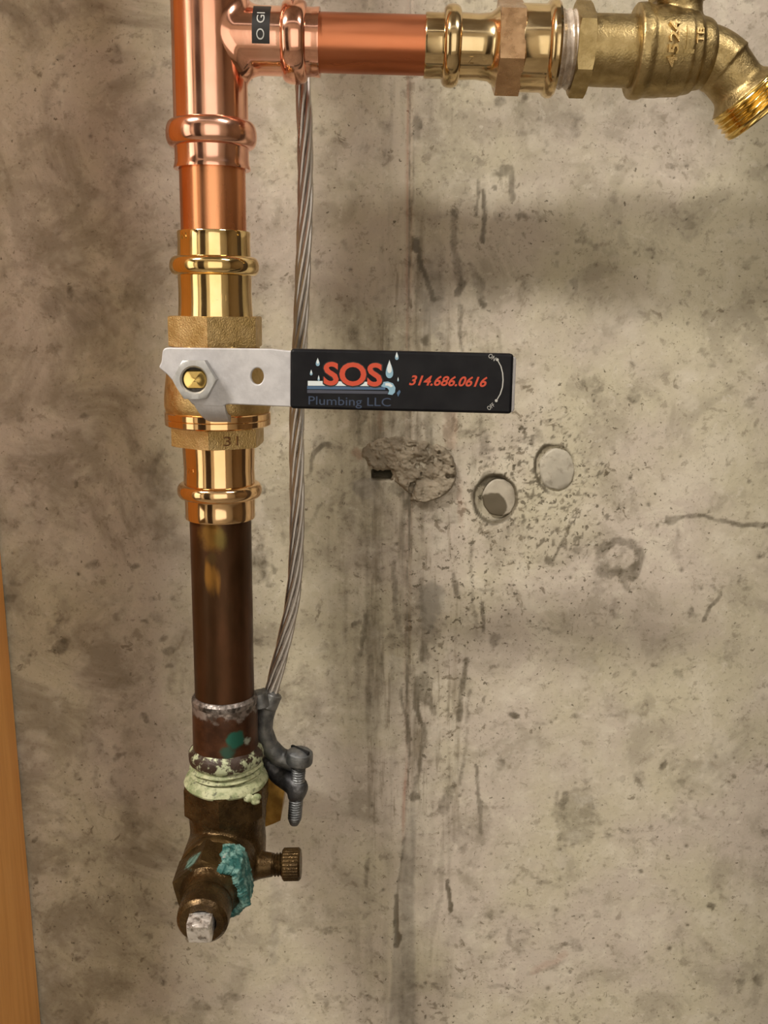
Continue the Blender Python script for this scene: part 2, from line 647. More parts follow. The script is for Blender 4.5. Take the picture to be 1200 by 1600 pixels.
# around the mortar patch
blob(stain_shade, 680, 690, 100, 60, 0.30, soft=0.8)
for x in (560, 597, 640, 672, 700, 716, 752):
    path(stain_shade, [(x, 635), (x + random.uniform(-3, 3), 690 + random.uniform(0, 60))], random.uniform(4, 8), random.uniform(0.35, 0.6))
path(rust, [(702, 640), (704, 690)], 9, 0.5)
path(rust, [(598, 640), (597, 668)], 5, 0.4)
blob(rust, 553, 706, 9, 10, 0.8)
blob(rust, 716, 785, 6, 40, 0.3)
ring(stain_shade, 512, 740, 26, 44, 4, 0.75, -PI * 0.98, -PI * 0.42, wob=0.4)
ring(stain_shade, 512, 740, 22, 44, 6, 0.45, -PI * 0.4, PI * 0.5, wob=0.5)
blob(stain_shade, 500, 690, 12, 18, 0.4)
path(stain_shade, [(485, 815), (497, 795), (512, 783)], 4, 0.45)
blob(grey, 572, 762, 22, 20, 0.9)
blob(pale, 568, 752, 12, 10, 0.5)
blob(stain_shade, 620, 765, 12, 16, 0.6)
blob(stain_shade, 640, 785, 12, 14, 0.8)
blob(stain_shade, 690, 800, 40, 26, 0.38)
blob(stain_shade, 752, 690, 16, 26, 0.5)
path(stain_shade, [(734, 640), (738, 760)], 6, 0.35)
# rings round the tie plugs
ring(stain_shade, 772, 780, 33, 36, 5, 0.95, -PI, -0.1, wob=0.25)
ring(stain_shade, 772, 780, 33, 36, 4, 0.8, -0.1, PI, wob=0.25)
blob(stain_shade, 760, 750, 22, 14, 0.6)
ring(stain_shade, 868, 733, 32, 38, 3.5, 0.85, PI * 0.6, PI * 1.45, wob=0.25)
ring(stain_shade, 868, 733, 32, 38, 3, 0.5, -PI * 0.5, PI * 0.6, wob=0.25)
# speckled ground right of the plugs
dens = np.exp(-(((U - 870) / 110) ** 2 + ((V - 780) / 120) ** 2)) + 0.6 * np.exp(-(((U - 820) / 60) ** 2 + ((V - 680) / 60) ** 2))
sp2 = fbm(U / 6.5, V / 6.5, 91, 4, 0.6)
put(stain_shade, 0.7 * sstep(0.66, 0.78, sp2 + 0.13 * dens) * np.clip(dens * 1.6, 0, 1))
path(stain_shade, [(891, 822), (878, 852), (866, 876)], 3, 0.7)
blob(stain_shade, 859, 880, 9, 7, 0.7)
blob(stain_shade, 818, 822, 6, 4, 0.7)
ring(stain_shade, 972, 868, 34, 26, 9, 0.6, wob=1.2)
ring(stain_shade, 972, 868, 30, 22, 5, 0.75, 0.2, 2.4)
blob(stain_shade, 940, 880, 16, 36, 0.4)
path(stain_shade, [(965, 885), (980, 918)], 7, 0.5)
blob(stain_shade, 938, 915, 14, 10, 0.4)
blob(stain_shade, 1042, 808, 14, 8, 0.7)
path(stain_shade, [(1040, 806), (1090, 806), (1140, 813), (1200, 824), (1260, 830)], 4.5, 0.65)
path(stain_shade, [(1055, 820), (1057, 850)], 4, 0.4)
path(stain_shade, [(1112, 912), (1127, 926), (1110, 945), (1100, 968)], 3.5, 0.6)
blob(stain_shade, 1174, 914, 9, 6, 0.45)
blob(stain_shade, 1062, 1056, 10, 10, 0.45)
# foot of the wall
blob(stain_shade, 905, 1278, 42, 44, 0.42, soft=0.25)
blob(stain_shade, 880, 1258, 8, 18, 0.6)
path(stain_shade, [(868, 1240), (872, 1290)], 5, 0.4)
blob(pale, 912, 1252, 20, 6, 0.8)
blob(stain_shade, 1004, 1215, 12, 16, 0.4)
blob(stain_shade, 1040, 1196, 7, 9, 0.7)
path(stain_shade, [(700, 1232), (695, 1260)], 12, 0.55, soft=0.4)
blob(stain_shade, 692, 1246, 5, 14, 0.6)
path(stain_shade, [(744, 1200), (748, 1250), (752, 1300)], 4, 0.75)
blob(stain_shade, 752, 1290, 18, 40, 0.35)
blob(stain_shade, 725, 1300, 22, 22, 0.35)
path(stain_shade, [(700, 1375), (701, 1395), (703, 1425)], 4, 0.8)
path(stain_shade, [(703, 1425), (704, 1490)], 2, 0.3)
blob(stain_shade, 735, 1380, 10, 30, 0.3)
path(stain_shade, [(696, 1300), (688, 1400), (672, 1500)], 5, 0.4)
path(stain_shade, [(572, 962), (570, 1000), (567, 1024)], 4.5, 0.75)
blob(stain_shade, 562, 974, 5, 5, 0.8)
path(stain_shade, [(575, 1345), (574, 1385)], 4.5, 0.55)
path(stain_shade, [(573, 1390), (573, 1470)], 3, 0.25)
path(grey, [(430, 1380), (430, 1500)], 10, 0.35)
# the wet fan below the middle
path(stain_shade, [(612, 880), (618, 940), (626, 985), (636, 1000)], 6, 0.65)
blob(stain_shade, 628, 955, 14, 45, 0.38, soft=0.3)
blob(grey, 672, 930, 24, 34, 0.75)
blob(grey, 664, 965, 14, 22, 0.8)
blob(stain_shade, 664, 990, 18, 26, 0.6)
blob(stain_shade, 658, 1022, 12, 22, 0.75)
blob(stain_shade, 645, 1030, 24, 50, 0.35, soft=0.7)
blob(stain_shade, 660, 1075, 22, 34, 0.55)
path(stain_shade, [(652, 1060), (650, 1100), (655, 1125)], 5, 0.8)
path(stain_shade, [(672, 1080), (678, 1115)], 5, 0.75)
path(stain_shade, [(628, 1075), (636, 1130), (639, 1180)], 3.5, 0.7)
path(stain_shade, [(660, 1130), (656, 1190), (646, 1240), (644, 1250)], 5, 0.6)
blob(stain_shade, 645, 1243, 8, 10, 0.8)
blob(stain_shade, 718, 912, 8, 24, 0.65)
path(stain_shade, [(738, 850), (740, 940), (742, 1000)], 4, 0.4)
path(stain_shade, [(754, 940), (752, 965), (752, 990)], 3.5, 0.65)
blob(stain_shade, 770, 1008, 11, 14, 0.6)
path(stain_shade, [(726, 1030), (720, 1080), (716, 1125)], 6, 0.65)
path(stain_shade, [(732, 1080), (728, 1130)], 4, 0.5)
path(stain_shade, [(730, 1140), (726, 1180), (716, 1220)], 3.5, 0.45)
path(stain_shade, [(752, 918), (778, 922)], 3.5, 0.5)
blob(stain_shade, 764, 1096, 3.5, 9, 0.6)
blob(stain_shade, 800, 1118, 9, 7, 0.8)
blob(pale, 688, 850, 14, 18, 0.7)
blob(pale, 694, 940, 12, 16, 0.6)
blob(pale, 648, 1110, 4, 4, 1.0)  # this dot and the next paint tiny glints in pale
blob(pale, 684, 1140, 4, 5, 0.8)
blob(stain_shade, 478, 1105, 52, 55, 0.30, soft=0.9)  # this and the next: brown mark with clamp and valve shadow painted in
blob(stain_shade, 500, 1150, 70, 60, 0.22, soft=0.9)
# beside the main pipe
blob(stain_shade, 412, 880, 14, 34, 0.55)
blob(stain_shade, 434, 886, 6, 8, 0.6)
blob(stain_shade, 445, 840, 6, 14, 0.4)
ring(stain_shade, 255, 745, 22, 36, 7, 0.4, PI * 0.4, PI * 1.5)
for x, y, rx, ry, s in ((215, 884, 7, 8, .6), (204, 868, 4, 4, .5), (206, 922, 6, 5, .4), (222, 971, 7, 6, .55), (204, 971, 4, 4, .6), (250, 995, 8, 8, .6),
                        (262, 1020, 12, 10, .65), (270, 1047, 9, 6, .6), (230, 1128, 8, 8, .65), (186, 1176, 11, 6, .55), (195, 1240, 16, 14, .45),
                        (94, 1010, 10, 12, .55), (145, 885, 12, 8, .5), (40, 1025, 8, 6, .4), (14, 932, 14, 10, .6), (20, 905, 14, 6, .5), (162, 940, 26, 16, .28),
                        (240, 955, 14, 10, .35), (115, 456, 7, 16, .6), (165, 466, 60, 13, .35), (90, 480, 22, 20, .35), (120, 500, 14, 26, .3),
                        (150, 510, 26, 10, .3), (130, 660, 10, 6, .55), (92, 32, 9, 7, .5), (242, 146, 3, 3, .8), (62, 1309, 4, 4, .7), (58, 1308, 3, 3, .8),
                        (126, 1215, 3, 3, .8), (162, 1203, 3, 3, .8), (57, 1388, 4, 3, .8), (185, 270, 5, 14, .35), (35, 20, 80, 14, .3), (125, 20, 20, 16, .35),
                        (100, 210, 40, 14, .2), (70, 250, 34, 14, .25), (240, 600, 5, 5, .4), (150, 745, 20, 14, .35), (125, 757, 3, 5, .7),
                        (100, 1360, 22, 18, .35), (140, 1330, 60, 26, .25), (220, 1330, 16, 8, .3)):  # closing three blots paint in the stop valve's shadow
    blob(stain_shade, x, y, rx, ry, s)
# foot right
path(rust, [(830, 1520), (860, 1505), (880, 1490)], 6, 0.4)
path(stain_shade, [(820, 1522), (850, 1518), (880, 1500)], 4, 0.35)
blob(stain_shade, 800, 1558, 20, 7, 0.3)
for x, y, rx, ry, s in ((682, 1570, 3.5, 3.5, .9), (666, 1589, 3, 3, .9), (571, 1556, 2.5, 2.5, .8), (690, 1540, 20, 8, .4), (740, 1580, 10, 8, .4), (770, 1455, 9, 8, .4),
                        (812, 1478, 16, 10, .45), (720, 1545, 12, 6, .35), (900, 1430, 14, 6, .3), (930, 1430, 12, 4, .4), (1117, 1412, 7, 6, .6), (1150, 1215, 6, 5, .5),
                        (1120, 1252, 3, 3, .5), (960, 1560, 12, 6, .3), (785, 1545, 26, 5, .35), (620, 1080, 4, 3, .5)):
    blob(stain_shade, x, y, rx, ry, s)
# air holes of the casting
prng = np.random.default_rng(12)
for i in range(520):
    x, y = prng.uniform(-60, 1260), prng.uniform(-40, 1640)
    if prng.random() < 0.5:
        x = 880 + prng.normal(0, 170)
    r = 1.2 + prng.random() ** 3 * 3.0
    i0 = np.searchsorted(XS, (x - 600 - 14) / F * 0.44) - 6
    d2 = None
    k = np.hypot((U - x), (V - y) * (1 + 0.5 * prng.random())) if False else None
    # local patch only
    d = ray(x, y)
    p = CAM + d * ((0 - CAM.y) / d.y)
    ix, iz = np.searchsorted(XS, p.x), np.searchsorted(ZS, p.z)
    a, b, c, e = max(iz - 7, 0), iz + 8, max(ix - 7, 0), ix + 8
    dd = np.hypot(U[a:b, c:e] - x, V[a:b, c:e] - y) / r
    g = np.exp(-dd ** 2)
    st = prng.uniform(0.4, 0.95)
    stain_shade[a:b, c:e] = np.maximum(stain_shade[a:b, c:e], g * st)
    H[a:b, c:e] -= g * 0.0005 * min(1, r / 3)
# recesses of the form ties, the hollow under the mortar patch
r1 = np.hypot((wu * .3 + U * .7 - 773) / 33, (wv * .3 + V * .7 - 780) / 37)
H -= 0.0045 * (1 - sstep(0.86, 1.06, r1))
r2 = np.hypot((wu * .3 + U * .7 - 868) / 32, (wv * .3 + V * .7 - 733) / 38)
H -= 0.0020 * (1 - sstep(0.86, 1.04, r2))
hole = np.maximum(np.abs(U - 598) / 17, np.abs(V - 742) / 7.5)
H -= 0.035 * (1 - sstep(0.85, 1.0, hole))
put(stain_shade, 1.0 * (1 - sstep(0.9, 1.1, hole)))  # shade inside the slot painted into the colour
H += 0.0007 * (fbm(U / 160, V / 160, 101, 3) - 0.5) + 0.00025 * (fbm(U / 12, V / 12, 111, 3) - 0.5) + 0.0002 * (fbm(U / 5, V / 5, 121, 2) - 0.5)
for l in (stain_shade, grey, pale, rust, H):
    l *= sstep(-160, -70, U) * (1 - sstep(1270, 1360, U)) * sstep(-130, -40, V) * (1 - sstep(1640, 1740, V))

ny, nx = X.shape
co = np.stack([X, -H, Z], -1).reshape(-1, 3).astype('f')
idx = np.arange(nx * ny).reshape(ny, nx)
quads = np.stack([idx[:-1, :-1], idx[:-1, 1:], idx[1:, 1:], idx[1:, :-1]], -1).reshape(-1, 4)
wm = bpy.data.meshes.new('wall_back')
wm.vertices.add(len(co))
wm.vertices.foreach_set('co', co.ravel())
wm.loops.add(quads.size)
wm.loops.foreach_set('vertex_index', quads.ravel().astype('i'))
wm.polygons.add(len(quads))
wm.polygons.foreach_set('loop_start', np.arange(0, quads.size, 4, dtype='i'))
wm.polygons.foreach_set('use_smooth', np.ones(len(quads), dtype=bool))
wm.update(calc_edges=True)
ca = wm.color_attributes.new('wear_shade', 'FLOAT_COLOR', 'POINT')
ca.data.foreach_set('color', np.stack([stain_shade, grey, pale, rust], -1).reshape(-1).astype('f'))


zone_j = sstep(470, 600, U) * (1 - sstep(690, 800, U)) * (0.35 + 0.65 * sstep(250, 500, V)) * (1 - 0.6 * sstep(1250, 1450, V))
zone_s = np.clip(np.exp(-(((U - 850) / 170) ** 2 + ((V - 790) / 190) ** 2)) + 0.7 * np.exp(-(((U - 690) / 90) ** 2 + ((V - 1000) / 260) ** 2)) + 0.5 * np.exp(-(((U - 700) / 260) ** 2 + ((V - 1560) / 90) ** 2))
                 + 0.5 * np.exp(-(((U - 150) / 130) ** 2 + ((V - 1400) / 120) ** 2)) + 0.4 * np.exp(-(((U - 430) / 80) ** 2 + ((V - 800) / 200) ** 2)), 0, 1)
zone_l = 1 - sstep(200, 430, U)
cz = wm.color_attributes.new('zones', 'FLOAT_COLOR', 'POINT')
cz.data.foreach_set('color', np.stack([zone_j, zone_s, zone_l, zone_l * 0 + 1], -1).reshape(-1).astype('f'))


def concrete(name, wear_shade=True):
    m = NT(name)
    c = m.coord()
    big = m.noise(c, 9, 5, 0.6)
    mid = m.noise(c, 30, 7, 0.66, 0.5)
    small = m.noise(c, 120, 6, 0.68, 0.3)
    fine = m.noise(c, 520, 4, 0.65)
    a = m.n('ShaderNodeVertexColor', layer_name='wear_shade')
    sp = m.n('ShaderNodeSeparateColor')
    m.link(a.outputs['Color'], sp.inputs[0])
    zn = m.n('ShaderNodeVertexColor', layer_name='zones')
    zs = m.n('ShaderNodeSeparateColor')
    m.link(zn.outputs['Color'], zs.inputs[0])
    DARK = (0.115, 0.090, 0.052)
    col = m.mix(m.ramp(big, 0.40, 0.60), (0.490, 0.428, 0.362), (0.495, 0.450, 0.335))
    # cloudy weathering, lighter bloom, grit
    col = m.mix(m.math('MULTIPLY', m.ramp(mid, 0.50, 0.64), 0.50), col, (0.27, 0.235, 0.175))
    col = m.mix(m.math('MULTIPLY', m.ramp(mid, 0.47, 0.36), 0.55), col, (0.60, 0.55, 0.45))
    col = m.mix(m.math('MULTIPLY', m.ramp(small, 0.56, 0.65), 0.50), col, (0.21, 0.175, 0.125))
    col = m.mix(m.math('MULTIPLY', m.ramp(small, 0.43, 0.34), 0.40), col, (0.62, 0.57, 0.48))
    col = m.mix(m.math('MULTIPLY', m.ramp(fine, 0.57, 0.66), 0.45), col, (0.20, 0.17, 0.125))
    # dirt specks, thick where the wall was wet
    spk = m.noise(c, 300, 4, 0.6, 0.2)
    thr = m.math('ADD', spk, m.math('MULTIPLY', zs.outputs[1], 0.085))
    col = m.mix(m.math('MULTIPLY', m.ramp(thr, 0.665, 0.70), 0.80), col, (0.085, 0.068, 0.042))
    spk2 = m.noise(c, 115, 5, 0.62, 0.6)
    thr2 = m.math('ADD', spk2, m.math('MULTIPLY', zs.outputs[1], 0.07))
    col = m.mix(m.math('MULTIPLY', m.ramp(thr2, 0.655, 0.70), 0.65), col, (0.13, 0.10, 0.06))
    # run marks along the joint
    cv = m.coord((1, 1, 0.09))
    run = m.noise(cv, 85, 5, 0.62)
    run2 = m.noise(cv, 240, 4, 0.6)
    rz = m.math('ADD', run, m.math('MULTIPLY', m.math('SUBTRACT', zs.outputs[0], 1.0), 0.35))
    col = m.mix(m.math('MULTIPLY', m.ramp(rz, 0.50, 0.66), 0.60), col, (0.17, 0.135, 0.085))
    rz2 = m.math('ADD', run2, m.math('MULTIPLY', m.math('SUBTRACT', zs.outputs[0], 1.0), 0.35))
    col = m.mix(m.math('MULTIPLY', m.ramp(rz2, 0.56, 0.66), 0.45), col, (0.16, 0.125, 0.08))
    # mottling on the left side, deepened to paint in shade there
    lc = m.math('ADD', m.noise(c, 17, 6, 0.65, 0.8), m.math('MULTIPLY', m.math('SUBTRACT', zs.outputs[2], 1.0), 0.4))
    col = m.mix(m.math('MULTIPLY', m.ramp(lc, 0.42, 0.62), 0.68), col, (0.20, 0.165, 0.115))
    # stains set by image pixel, with the shade and glints painted among them
    jag = m.math('MULTIPLY', m.math('SUBTRACT', small, 0.5), 1.1)
    col = m.mix(m.math('MULTIPLY', m.ramp(m.math('ADD', sp.outputs[1], m.math('MULTIPLY', jag, sp.outputs[1])), 0.05, 0.75), 0.75), col, (0.27, 0.245, 0.205))
    col = m.mix(m.math('MULTIPLY', sp.outputs[2], 0.8), col, (0.60, 0.55, 0.46))
    col = m.mix(m.math('MULTIPLY', a.outputs['Alpha'], 0.55), col, (0.33, 0.14, 0.085))
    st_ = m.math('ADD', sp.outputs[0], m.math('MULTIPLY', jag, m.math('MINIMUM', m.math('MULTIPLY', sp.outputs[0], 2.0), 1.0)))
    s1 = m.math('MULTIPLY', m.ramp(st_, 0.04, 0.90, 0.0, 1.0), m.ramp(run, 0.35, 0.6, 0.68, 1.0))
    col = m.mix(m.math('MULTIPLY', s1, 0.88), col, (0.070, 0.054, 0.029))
    rr = m.n('ShaderNodeMapRange')
    m.link(sp.outputs[0], rr.inputs[0])
    rr.inputs[3].default_value = 0.85
    rr.inputs[4].default_value = 0.50
    rough = rr.outputs[0]
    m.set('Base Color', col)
    m.set('Roughness', rough)
    h = m.math('ADD', m.math('MULTIPLY', small, 0.6), m.math('MULTIPLY', fine, 0.5))
    m.bump(h, 0.40, 0.0008)
    return m.m


M['concrete'] = concrete('stained_concrete')
M['mortar'] = None
wall = bpy.data.objects.new('wall_back', wm)
wm.materials.append(M['concrete'])
wall['kind'] = 'structure'
COL.objects.link(wall)

# ------------------------------------------------------------------ the rest of the room
cream = NT('cream_paint')
cc = cream.coord()
cream.set('Base Color', cream.mix(cream.ramp(cream.noise(cc, 3, 4), 0.3, 0.7), (0.78, 0.73, 0.64), (0.84, 0.80, 0.72)))
cream.set('Roughness', 0.7)
tan = NT('tan_paint')
cc = tan.coord()
tan.set('Base Color', tan.mix(tan.ramp(tan.noise(cc, 3, 4), 0.3, 0.7), (0.16, 0.11, 0.06), (0.20, 0.14, 0.08)))
tan.set('Roughness', 0.7)
slabm = NT('grey_slab')
cc = slabm.coord()
slabm.set('Base Color', slabm.mix(slabm.ramp(slabm.noise(cc, 6, 5), 0.3, 0.7), (0.20, 0.17, 0.13), (0.30, 0.26, 0.21)))
slabm.set('Roughness', 0.75)
dark = NT('dark_panel_paint')
cc = dark.coord((8, 8, 1))
dark.set('Base Color', dark.mix(dark.noise(cc, 5, 4), (0.022, 0.014, 0.010), (0.04, 0.026, 0.018)))
dark.set('Roughness', 0.55)
X0, X1, YB, ZF, ZC = -1.6, 1.9, -1.70, -1.1, 1.25
struct('floor', MB().box((X0, YB, ZF - 0.05), (X1, 0.0, ZF)), slabm.m)
struct('ceiling', MB().box((X0, YB, ZC), (X1, 0.0, ZC + 0.05)), slabm.m)
struct('wall_left', MB().box((X0 - 0.05, YB, ZF), (X0, 0.0, ZC)), tan.m)
struct('wall_right', MB().box((X1, YB, ZF), (X1 + 0.05, 0.0, ZC)), tan.m)
struct('wall_front', MB().box((X0, YB - 0.05, ZF), (X1, YB, ZC)), cream.m)
dr = MB().box((-1.18, YB, ZF), (-0.58, YB + 0.03, 0.95))
for x0, x1, z0, z1 in ((-1.12, -0.92, -0.98, -0.15), (-0.84, -0.64, -0.98, -0.15), (-1.12, -0.92, 0.0, 0.85), (-0.84, -0.64, 0.0, 0.85)):
    dr.box((x0, YB + 0.03, z0), (x1, YB + 0.038, z1))
struct('added_dark_panel_1', dr, dark.m)  # unseen dark panel added for the dark band reflected in the brass

glow = NT('added_panel_glow')  # added glow, no daylight behind it
glow.set('Base Color', (0.8, 0.8, 0.78))
glow.b.inputs['Emission Color'].default_value = (1.0, 0.93, 0.80, 1)
glow.b.inputs['Emission Strength'].default_value = 1.0
white = plain('white_frame', (0.75, 0.72, 0.66), 0.5)


def glow_panel(name, horizontal, a0, a1, z0, z1, pos, out):
    f, g = MB(), MB()

    def bx_(mb, p0, p1, q0, q1, d0, d1):
        d0, d1 = pos + out * d0, pos + out * d1
        if horizontal:
            mb.box((p0, min(d0, d1), q0), (p1, max(d0, d1), q1))
        else:
            mb.box((min(d0, d1), p0, q0), (max(d0, d1), p1, q1))
    w = 0.05
    mid = (a0 + a1) / 2
    for p0, p1, q0, q1 in ((a0, a0 + w, z0, z1), (a1 - w, a1, z0, z1), (a0 + w, a1 - w, z0, z0 + w), (a0 + w, a1 - w, z1 - w, z1)):
        bx_(f, p0, p1, q0, q1, 0, 0.03)
    bx_(g, a0 + w, a1 - w, z0 + w, z1 - w, 0.0, 0.01)
    fo = struct(name, f, white)
    part('glow_sheet', g, glow.m, fo, smooth=False)


glow_panel('glow_panel_1', True, -0.32, 0.85, -0.75, 0.75, YB, 1)  # unseen glowing panels added to brighten reflections in the brass
glow_panel('glow_panel_2', False, -1.60, -0.85, -0.75, 0.75, X0, 1)

# ------------------------------------------------------------------ plugs and mortar in the wall
mo = NT('grey_mortar')
cc = mo.coord()
n1 = mo.noise(cc, 60, 5, 0.6)
n2 = mo.noise(cc, 260, 4, 0.65)
col = mo.mix(mo.ramp(n1, 0.35, 0.65), (0.16, 0.13, 0.09), (0.29, 0.245, 0.18))
col = mo.mix(mo.math('MULTIPLY', mo.ramp(n2, 0.55, 0.66), 0.75), col, (0.10, 0.075, 0.045))
mo.set('Base Color', col)
mo.set('Roughness', 0.75)
mo.bump(n2, 0.6, 0.001)
M['mortar'] = mo.m
pl = NT('pale_plug')
cc = pl.coord()
n1 = pl.noise(cc, 70, 5, 0.6)
pcol = pl.mix(pl.ramp(n1, 0.35, 0.65), (0.36, 0.33, 0.27), (0.47, 0.43, 0.35))
pl.set('Base Color', pl.mix(pl.math('MULTIPLY', pl.ramp(pl.noise(cc, 150, 5, 0.65), 0.52, 0.66), 0.6), pcol, (0.2, 0.17, 0.13)))
pl.set('Roughness', 0.7)
pl.bump(n1, 0.4, 0.001)
M['plug'] = pl.m
pst = NT('wet_plug')
cc = pst.coord()
blot = pst.near(at(768, 793, 0), Vector(), 0.0085, 0.12, 0.25, 120)
pst.set('Base Color', pst.mix(blot, pst.mix(pst.ramp(pst.noise(cc, 70, 5), 0.35, 0.65), (0.28, 0.245, 0.19), (0.43, 0.385, 0.31)), (0.10, 0.08, 0.05)))
pst.set('Roughness', 0.6)
M['plug_wet'] = pst.m


def disc(name, cx, cy, rx, ry, y0, y1, mat, label, wob=0.06, seed=0, lip=0.8):
    mb = MB()
    n = 48
    rows = [(1.03, y1), (1.0, y0 + 0.0010), (0.93, y0 + 0.0003), (0.75, y0), (0.45, y0 - 0.0001), (0.2, y0 - 0.0001)]
    vs, fs = [], []
    for k, y in rows:
        for i in range(n):
            a = 2 * PI * i / n
            w = k * (1 + wob * mnoise.noise(Vector((math.cos(a) * 2.6 + seed, math.sin(a) * 2.6, 1.0))))
            p = at(cx + rx * w * math.cos(a), cy + ry * w * math.sin(a), 0)
            vs.append((p.x, y + 0.0003 * mnoise.noise(Vector((p.x * 200, p.z * 200, seed))), p.z))
    for r in range(len(rows) - 1):
        for i in range(n):
            j = (i + 1) % n
            fs.append((r * n + i, r * n + j, (r + 1) * n + j, (r + 1) * n + i))
    fs.append(tuple((len(rows) - 1) * n + i for i in range(n)))
    mb.add(vs, fs)
    return part(name, mb, mat, wall, label)


disc('tie_hole_plug', 781, 779, 26, 30, 0.0012, 0.0060, M['plug_wet'], 'round grey plug sunk in a dark ringed hole', seed=2, wob=0.09)
disc('tie_hole_plug', 871, 734, 27, 33, -0.0001, 0.003, M['plug'], 'round pale plug nearly flush with the concrete', seed=5, wob=0.08)


def round_poly(pts, n=5):
    """pts: (px, py, r) -> rounded outline in pixels"""
    out = []
    L = len(pts)
    for i in range(L):
        x, y, r = pts[i]
        a, b = Vector((pts[i - 1][0], pts[i - 1][1])), Vector((pts[(i + 1) % L][0], pts[(i + 1) % L][1]))
        p = Vector((x, y))
        if r <= 0:
            out.append((x, y))
            continue
        d1, d2 = (a - p).normalized(), (b - p).normalized()
        s, e = p + d1 * r, p + d2 * r
        for k in range(n + 1):
            t = k / n
            q = s * (1 - t) ** 2 + p * 2 * t * (1 - t) + e * t * t
            out.append((q.x, q.y))
    return out


def mortar_patch():
    outl_ = round_poly([(563, 712, 4), (566, 700, 4), (580, 690, 5), (600, 684, 8), (625, 682, 8), (650, 686, 8), (676, 688, 8), (700, 700, 10), (712, 720, 9), (715, 742, 9), (710, 758, 7), (700, 770, 7),
                        (684, 780, 8), (664, 786, 8), (650, 786, 5), (642, 782, 4), (640, 772, 4), (628, 762, 5), (616, 752, 3), (614, 740, 3), (613, 734, 1), (585, 734, 1), (574, 726, 5)], 4)
    gx, gy = np.meshgrid(np.arange(556, 722, 1.15), np.arange(676, 794, 1.15))
    # ragged edge, except the cleanly trowelled lower right one
    jag = (1 - np.clip((gx - 640) / 40, 0, 1) * np.clip((gy - 715) / 25, 0, 1))
    hx_ = gx + jag * 9 * (fbm(gx / 9, gy / 9, 201, 3) - 0.5)
    hy_ = gy + jag * 9 * (fbm(gx / 9, gy / 9, 211, 3) - 0.5)
    inside = np.zeros(gx.shape, bool)
    dist = np.full(gx.shape, 1e9)
    L = len(outl_)
    for i in range(L):
        (x0, y0), (x1, y1) = outl_[i], outl_[(i + 1) % L]
        if (x1 - x0) ** 2 + (y1 - y0) ** 2 < 1e-9:
            continue
        cr = ((y0 > hy_) != (y1 > hy_)) & (hx_ < (x1 - x0) * (hy_ - y0) / (y1 - y0 + 1e-12) + x0)
        inside ^= cr
        t = np.clip(((hx_ - x0) * (x1 - x0) + (hy_ - y0) * (y1 - y0)) / ((x1 - x0) ** 2 + (y1 - y0) ** 2), 0, 1)
        dist = np.minimum(dist, np.hypot(hx_ - x0 - t * (x1 - x0), hy_ - y0 - t * (y1 - y0)))
    sd = np.where(inside, dist, -dist)
    low_ = np.clip((gx - 600) / 90, 0, 1) * np.clip((gy - 690) / 80, 0, 1)
    hh = (0.0012 + 0.0048 * low_ + 0.0040 * (fbm(gx / 26, gy / 22, 221, 4) - 0.5) + 0.0028 * (fbm(gx / 8, gy / 7, 231, 4) - 0.5)
          - 0.0035 * sstep(0.62, 0.75, fbm(gx / 14, gy / 14, 241, 3)))
    hh = np.maximum(hh, 0.0006) * sstep(-0.5, 5.0, sd) - 0.0008 * (1 - sstep(-1.5, 0.5, sd))
    keep = sd > -2.2
    vs, ids = [], -np.ones(gx.shape, int)
    for a in range(gx.shape[0]):
        for b in range(gx.shape[1]):
            if keep[a, b]:
                p = at(gx[a, b], gy[a, b], 0)
                ids[a, b] = len(vs)
                vs.append((p.x, -hh[a, b], p.z))
    fs = []
    for a in range(gx.shape[0] - 1):
        for b in range(gx.shape[1] - 1):
            q = (ids[a, b], ids[a + 1, b], ids[a + 1, b + 1], ids[a, b + 1])
            if min(q) >= 0:
                fs.append(q)
    return MB().add(vs, fs)


part('mortar_patch', mortar_patch(), M['mortar'], wall, 'rough grey lump of mortar beside a slot in the concrete', angle=60)

# ------------------------------------------------------------------ wooden stud at the left
wd = NT('orange_wood')
cc = wd.coord((14, 14, 0.8))
g1 = wd.noise(cc, 9, 5, 0.6, 0.6)
g2 = wd.noise(cc, 40, 3, 0.6)
wcol = wd.mix(wd.ramp(g1, 0.35, 0.65), (0.76, 0.34, 0.09), (0.86, 0.42, 0.12))
wd.set('Base Color', wd.mix(wd.math('MULTIPLY', wd.ramp(g2, 0.55, 0.75), 0.35), wcol, (0.64, 0.27, 0.065)))
wd.set('Roughness', 0.5)
wd.bump(g2, 0.1, 0.001)
bx = at(65, 1600, 0).x
st = thing('wooden_stud', 'upright orange-brown wooden stud standing against the concrete at the left edge', 'post', (bx - 0.02, -0.063, ZF))
sb = MB()
prof = []
ch = 0.0015
pts2 = [(bx - 0.038 + ch, -0.1245), (bx - ch, -0.1245), (bx, -0.1245 + ch), (bx, -0.0015), (bx - 0.038, -0.0015), (bx - 0.038, -0.1245 + ch)]
n = len(pts2)
vs = [(x, y, ZF) for x, y in pts2] + [(x, y, ZC) for x, y in pts2]
sb.add(vs, [(i, (i + 1) % n, n + (i + 1) % n, n + i) for i in range(n)] + [tuple(range(n - 1, -1, -1)), tuple(range(n, 2 * n))])
part('stud_board', sb, wd.m, st)
struct('shade_board_1', MB().box((0.246, -0.090, ZF), (0.284, -0.0015, ZC)), dark.m)  # unseen board added to shade the right edge of the wall

# ------------------------------------------------------------------ plumbing axes
YP = -0.065
MAIN = Axis(at(325.5, 0, YP), at(351, 1080, YP))           # runs downwards
BR = Axis(at(440, 65, YP), at(905, 78, YP), True)          # runs to the right


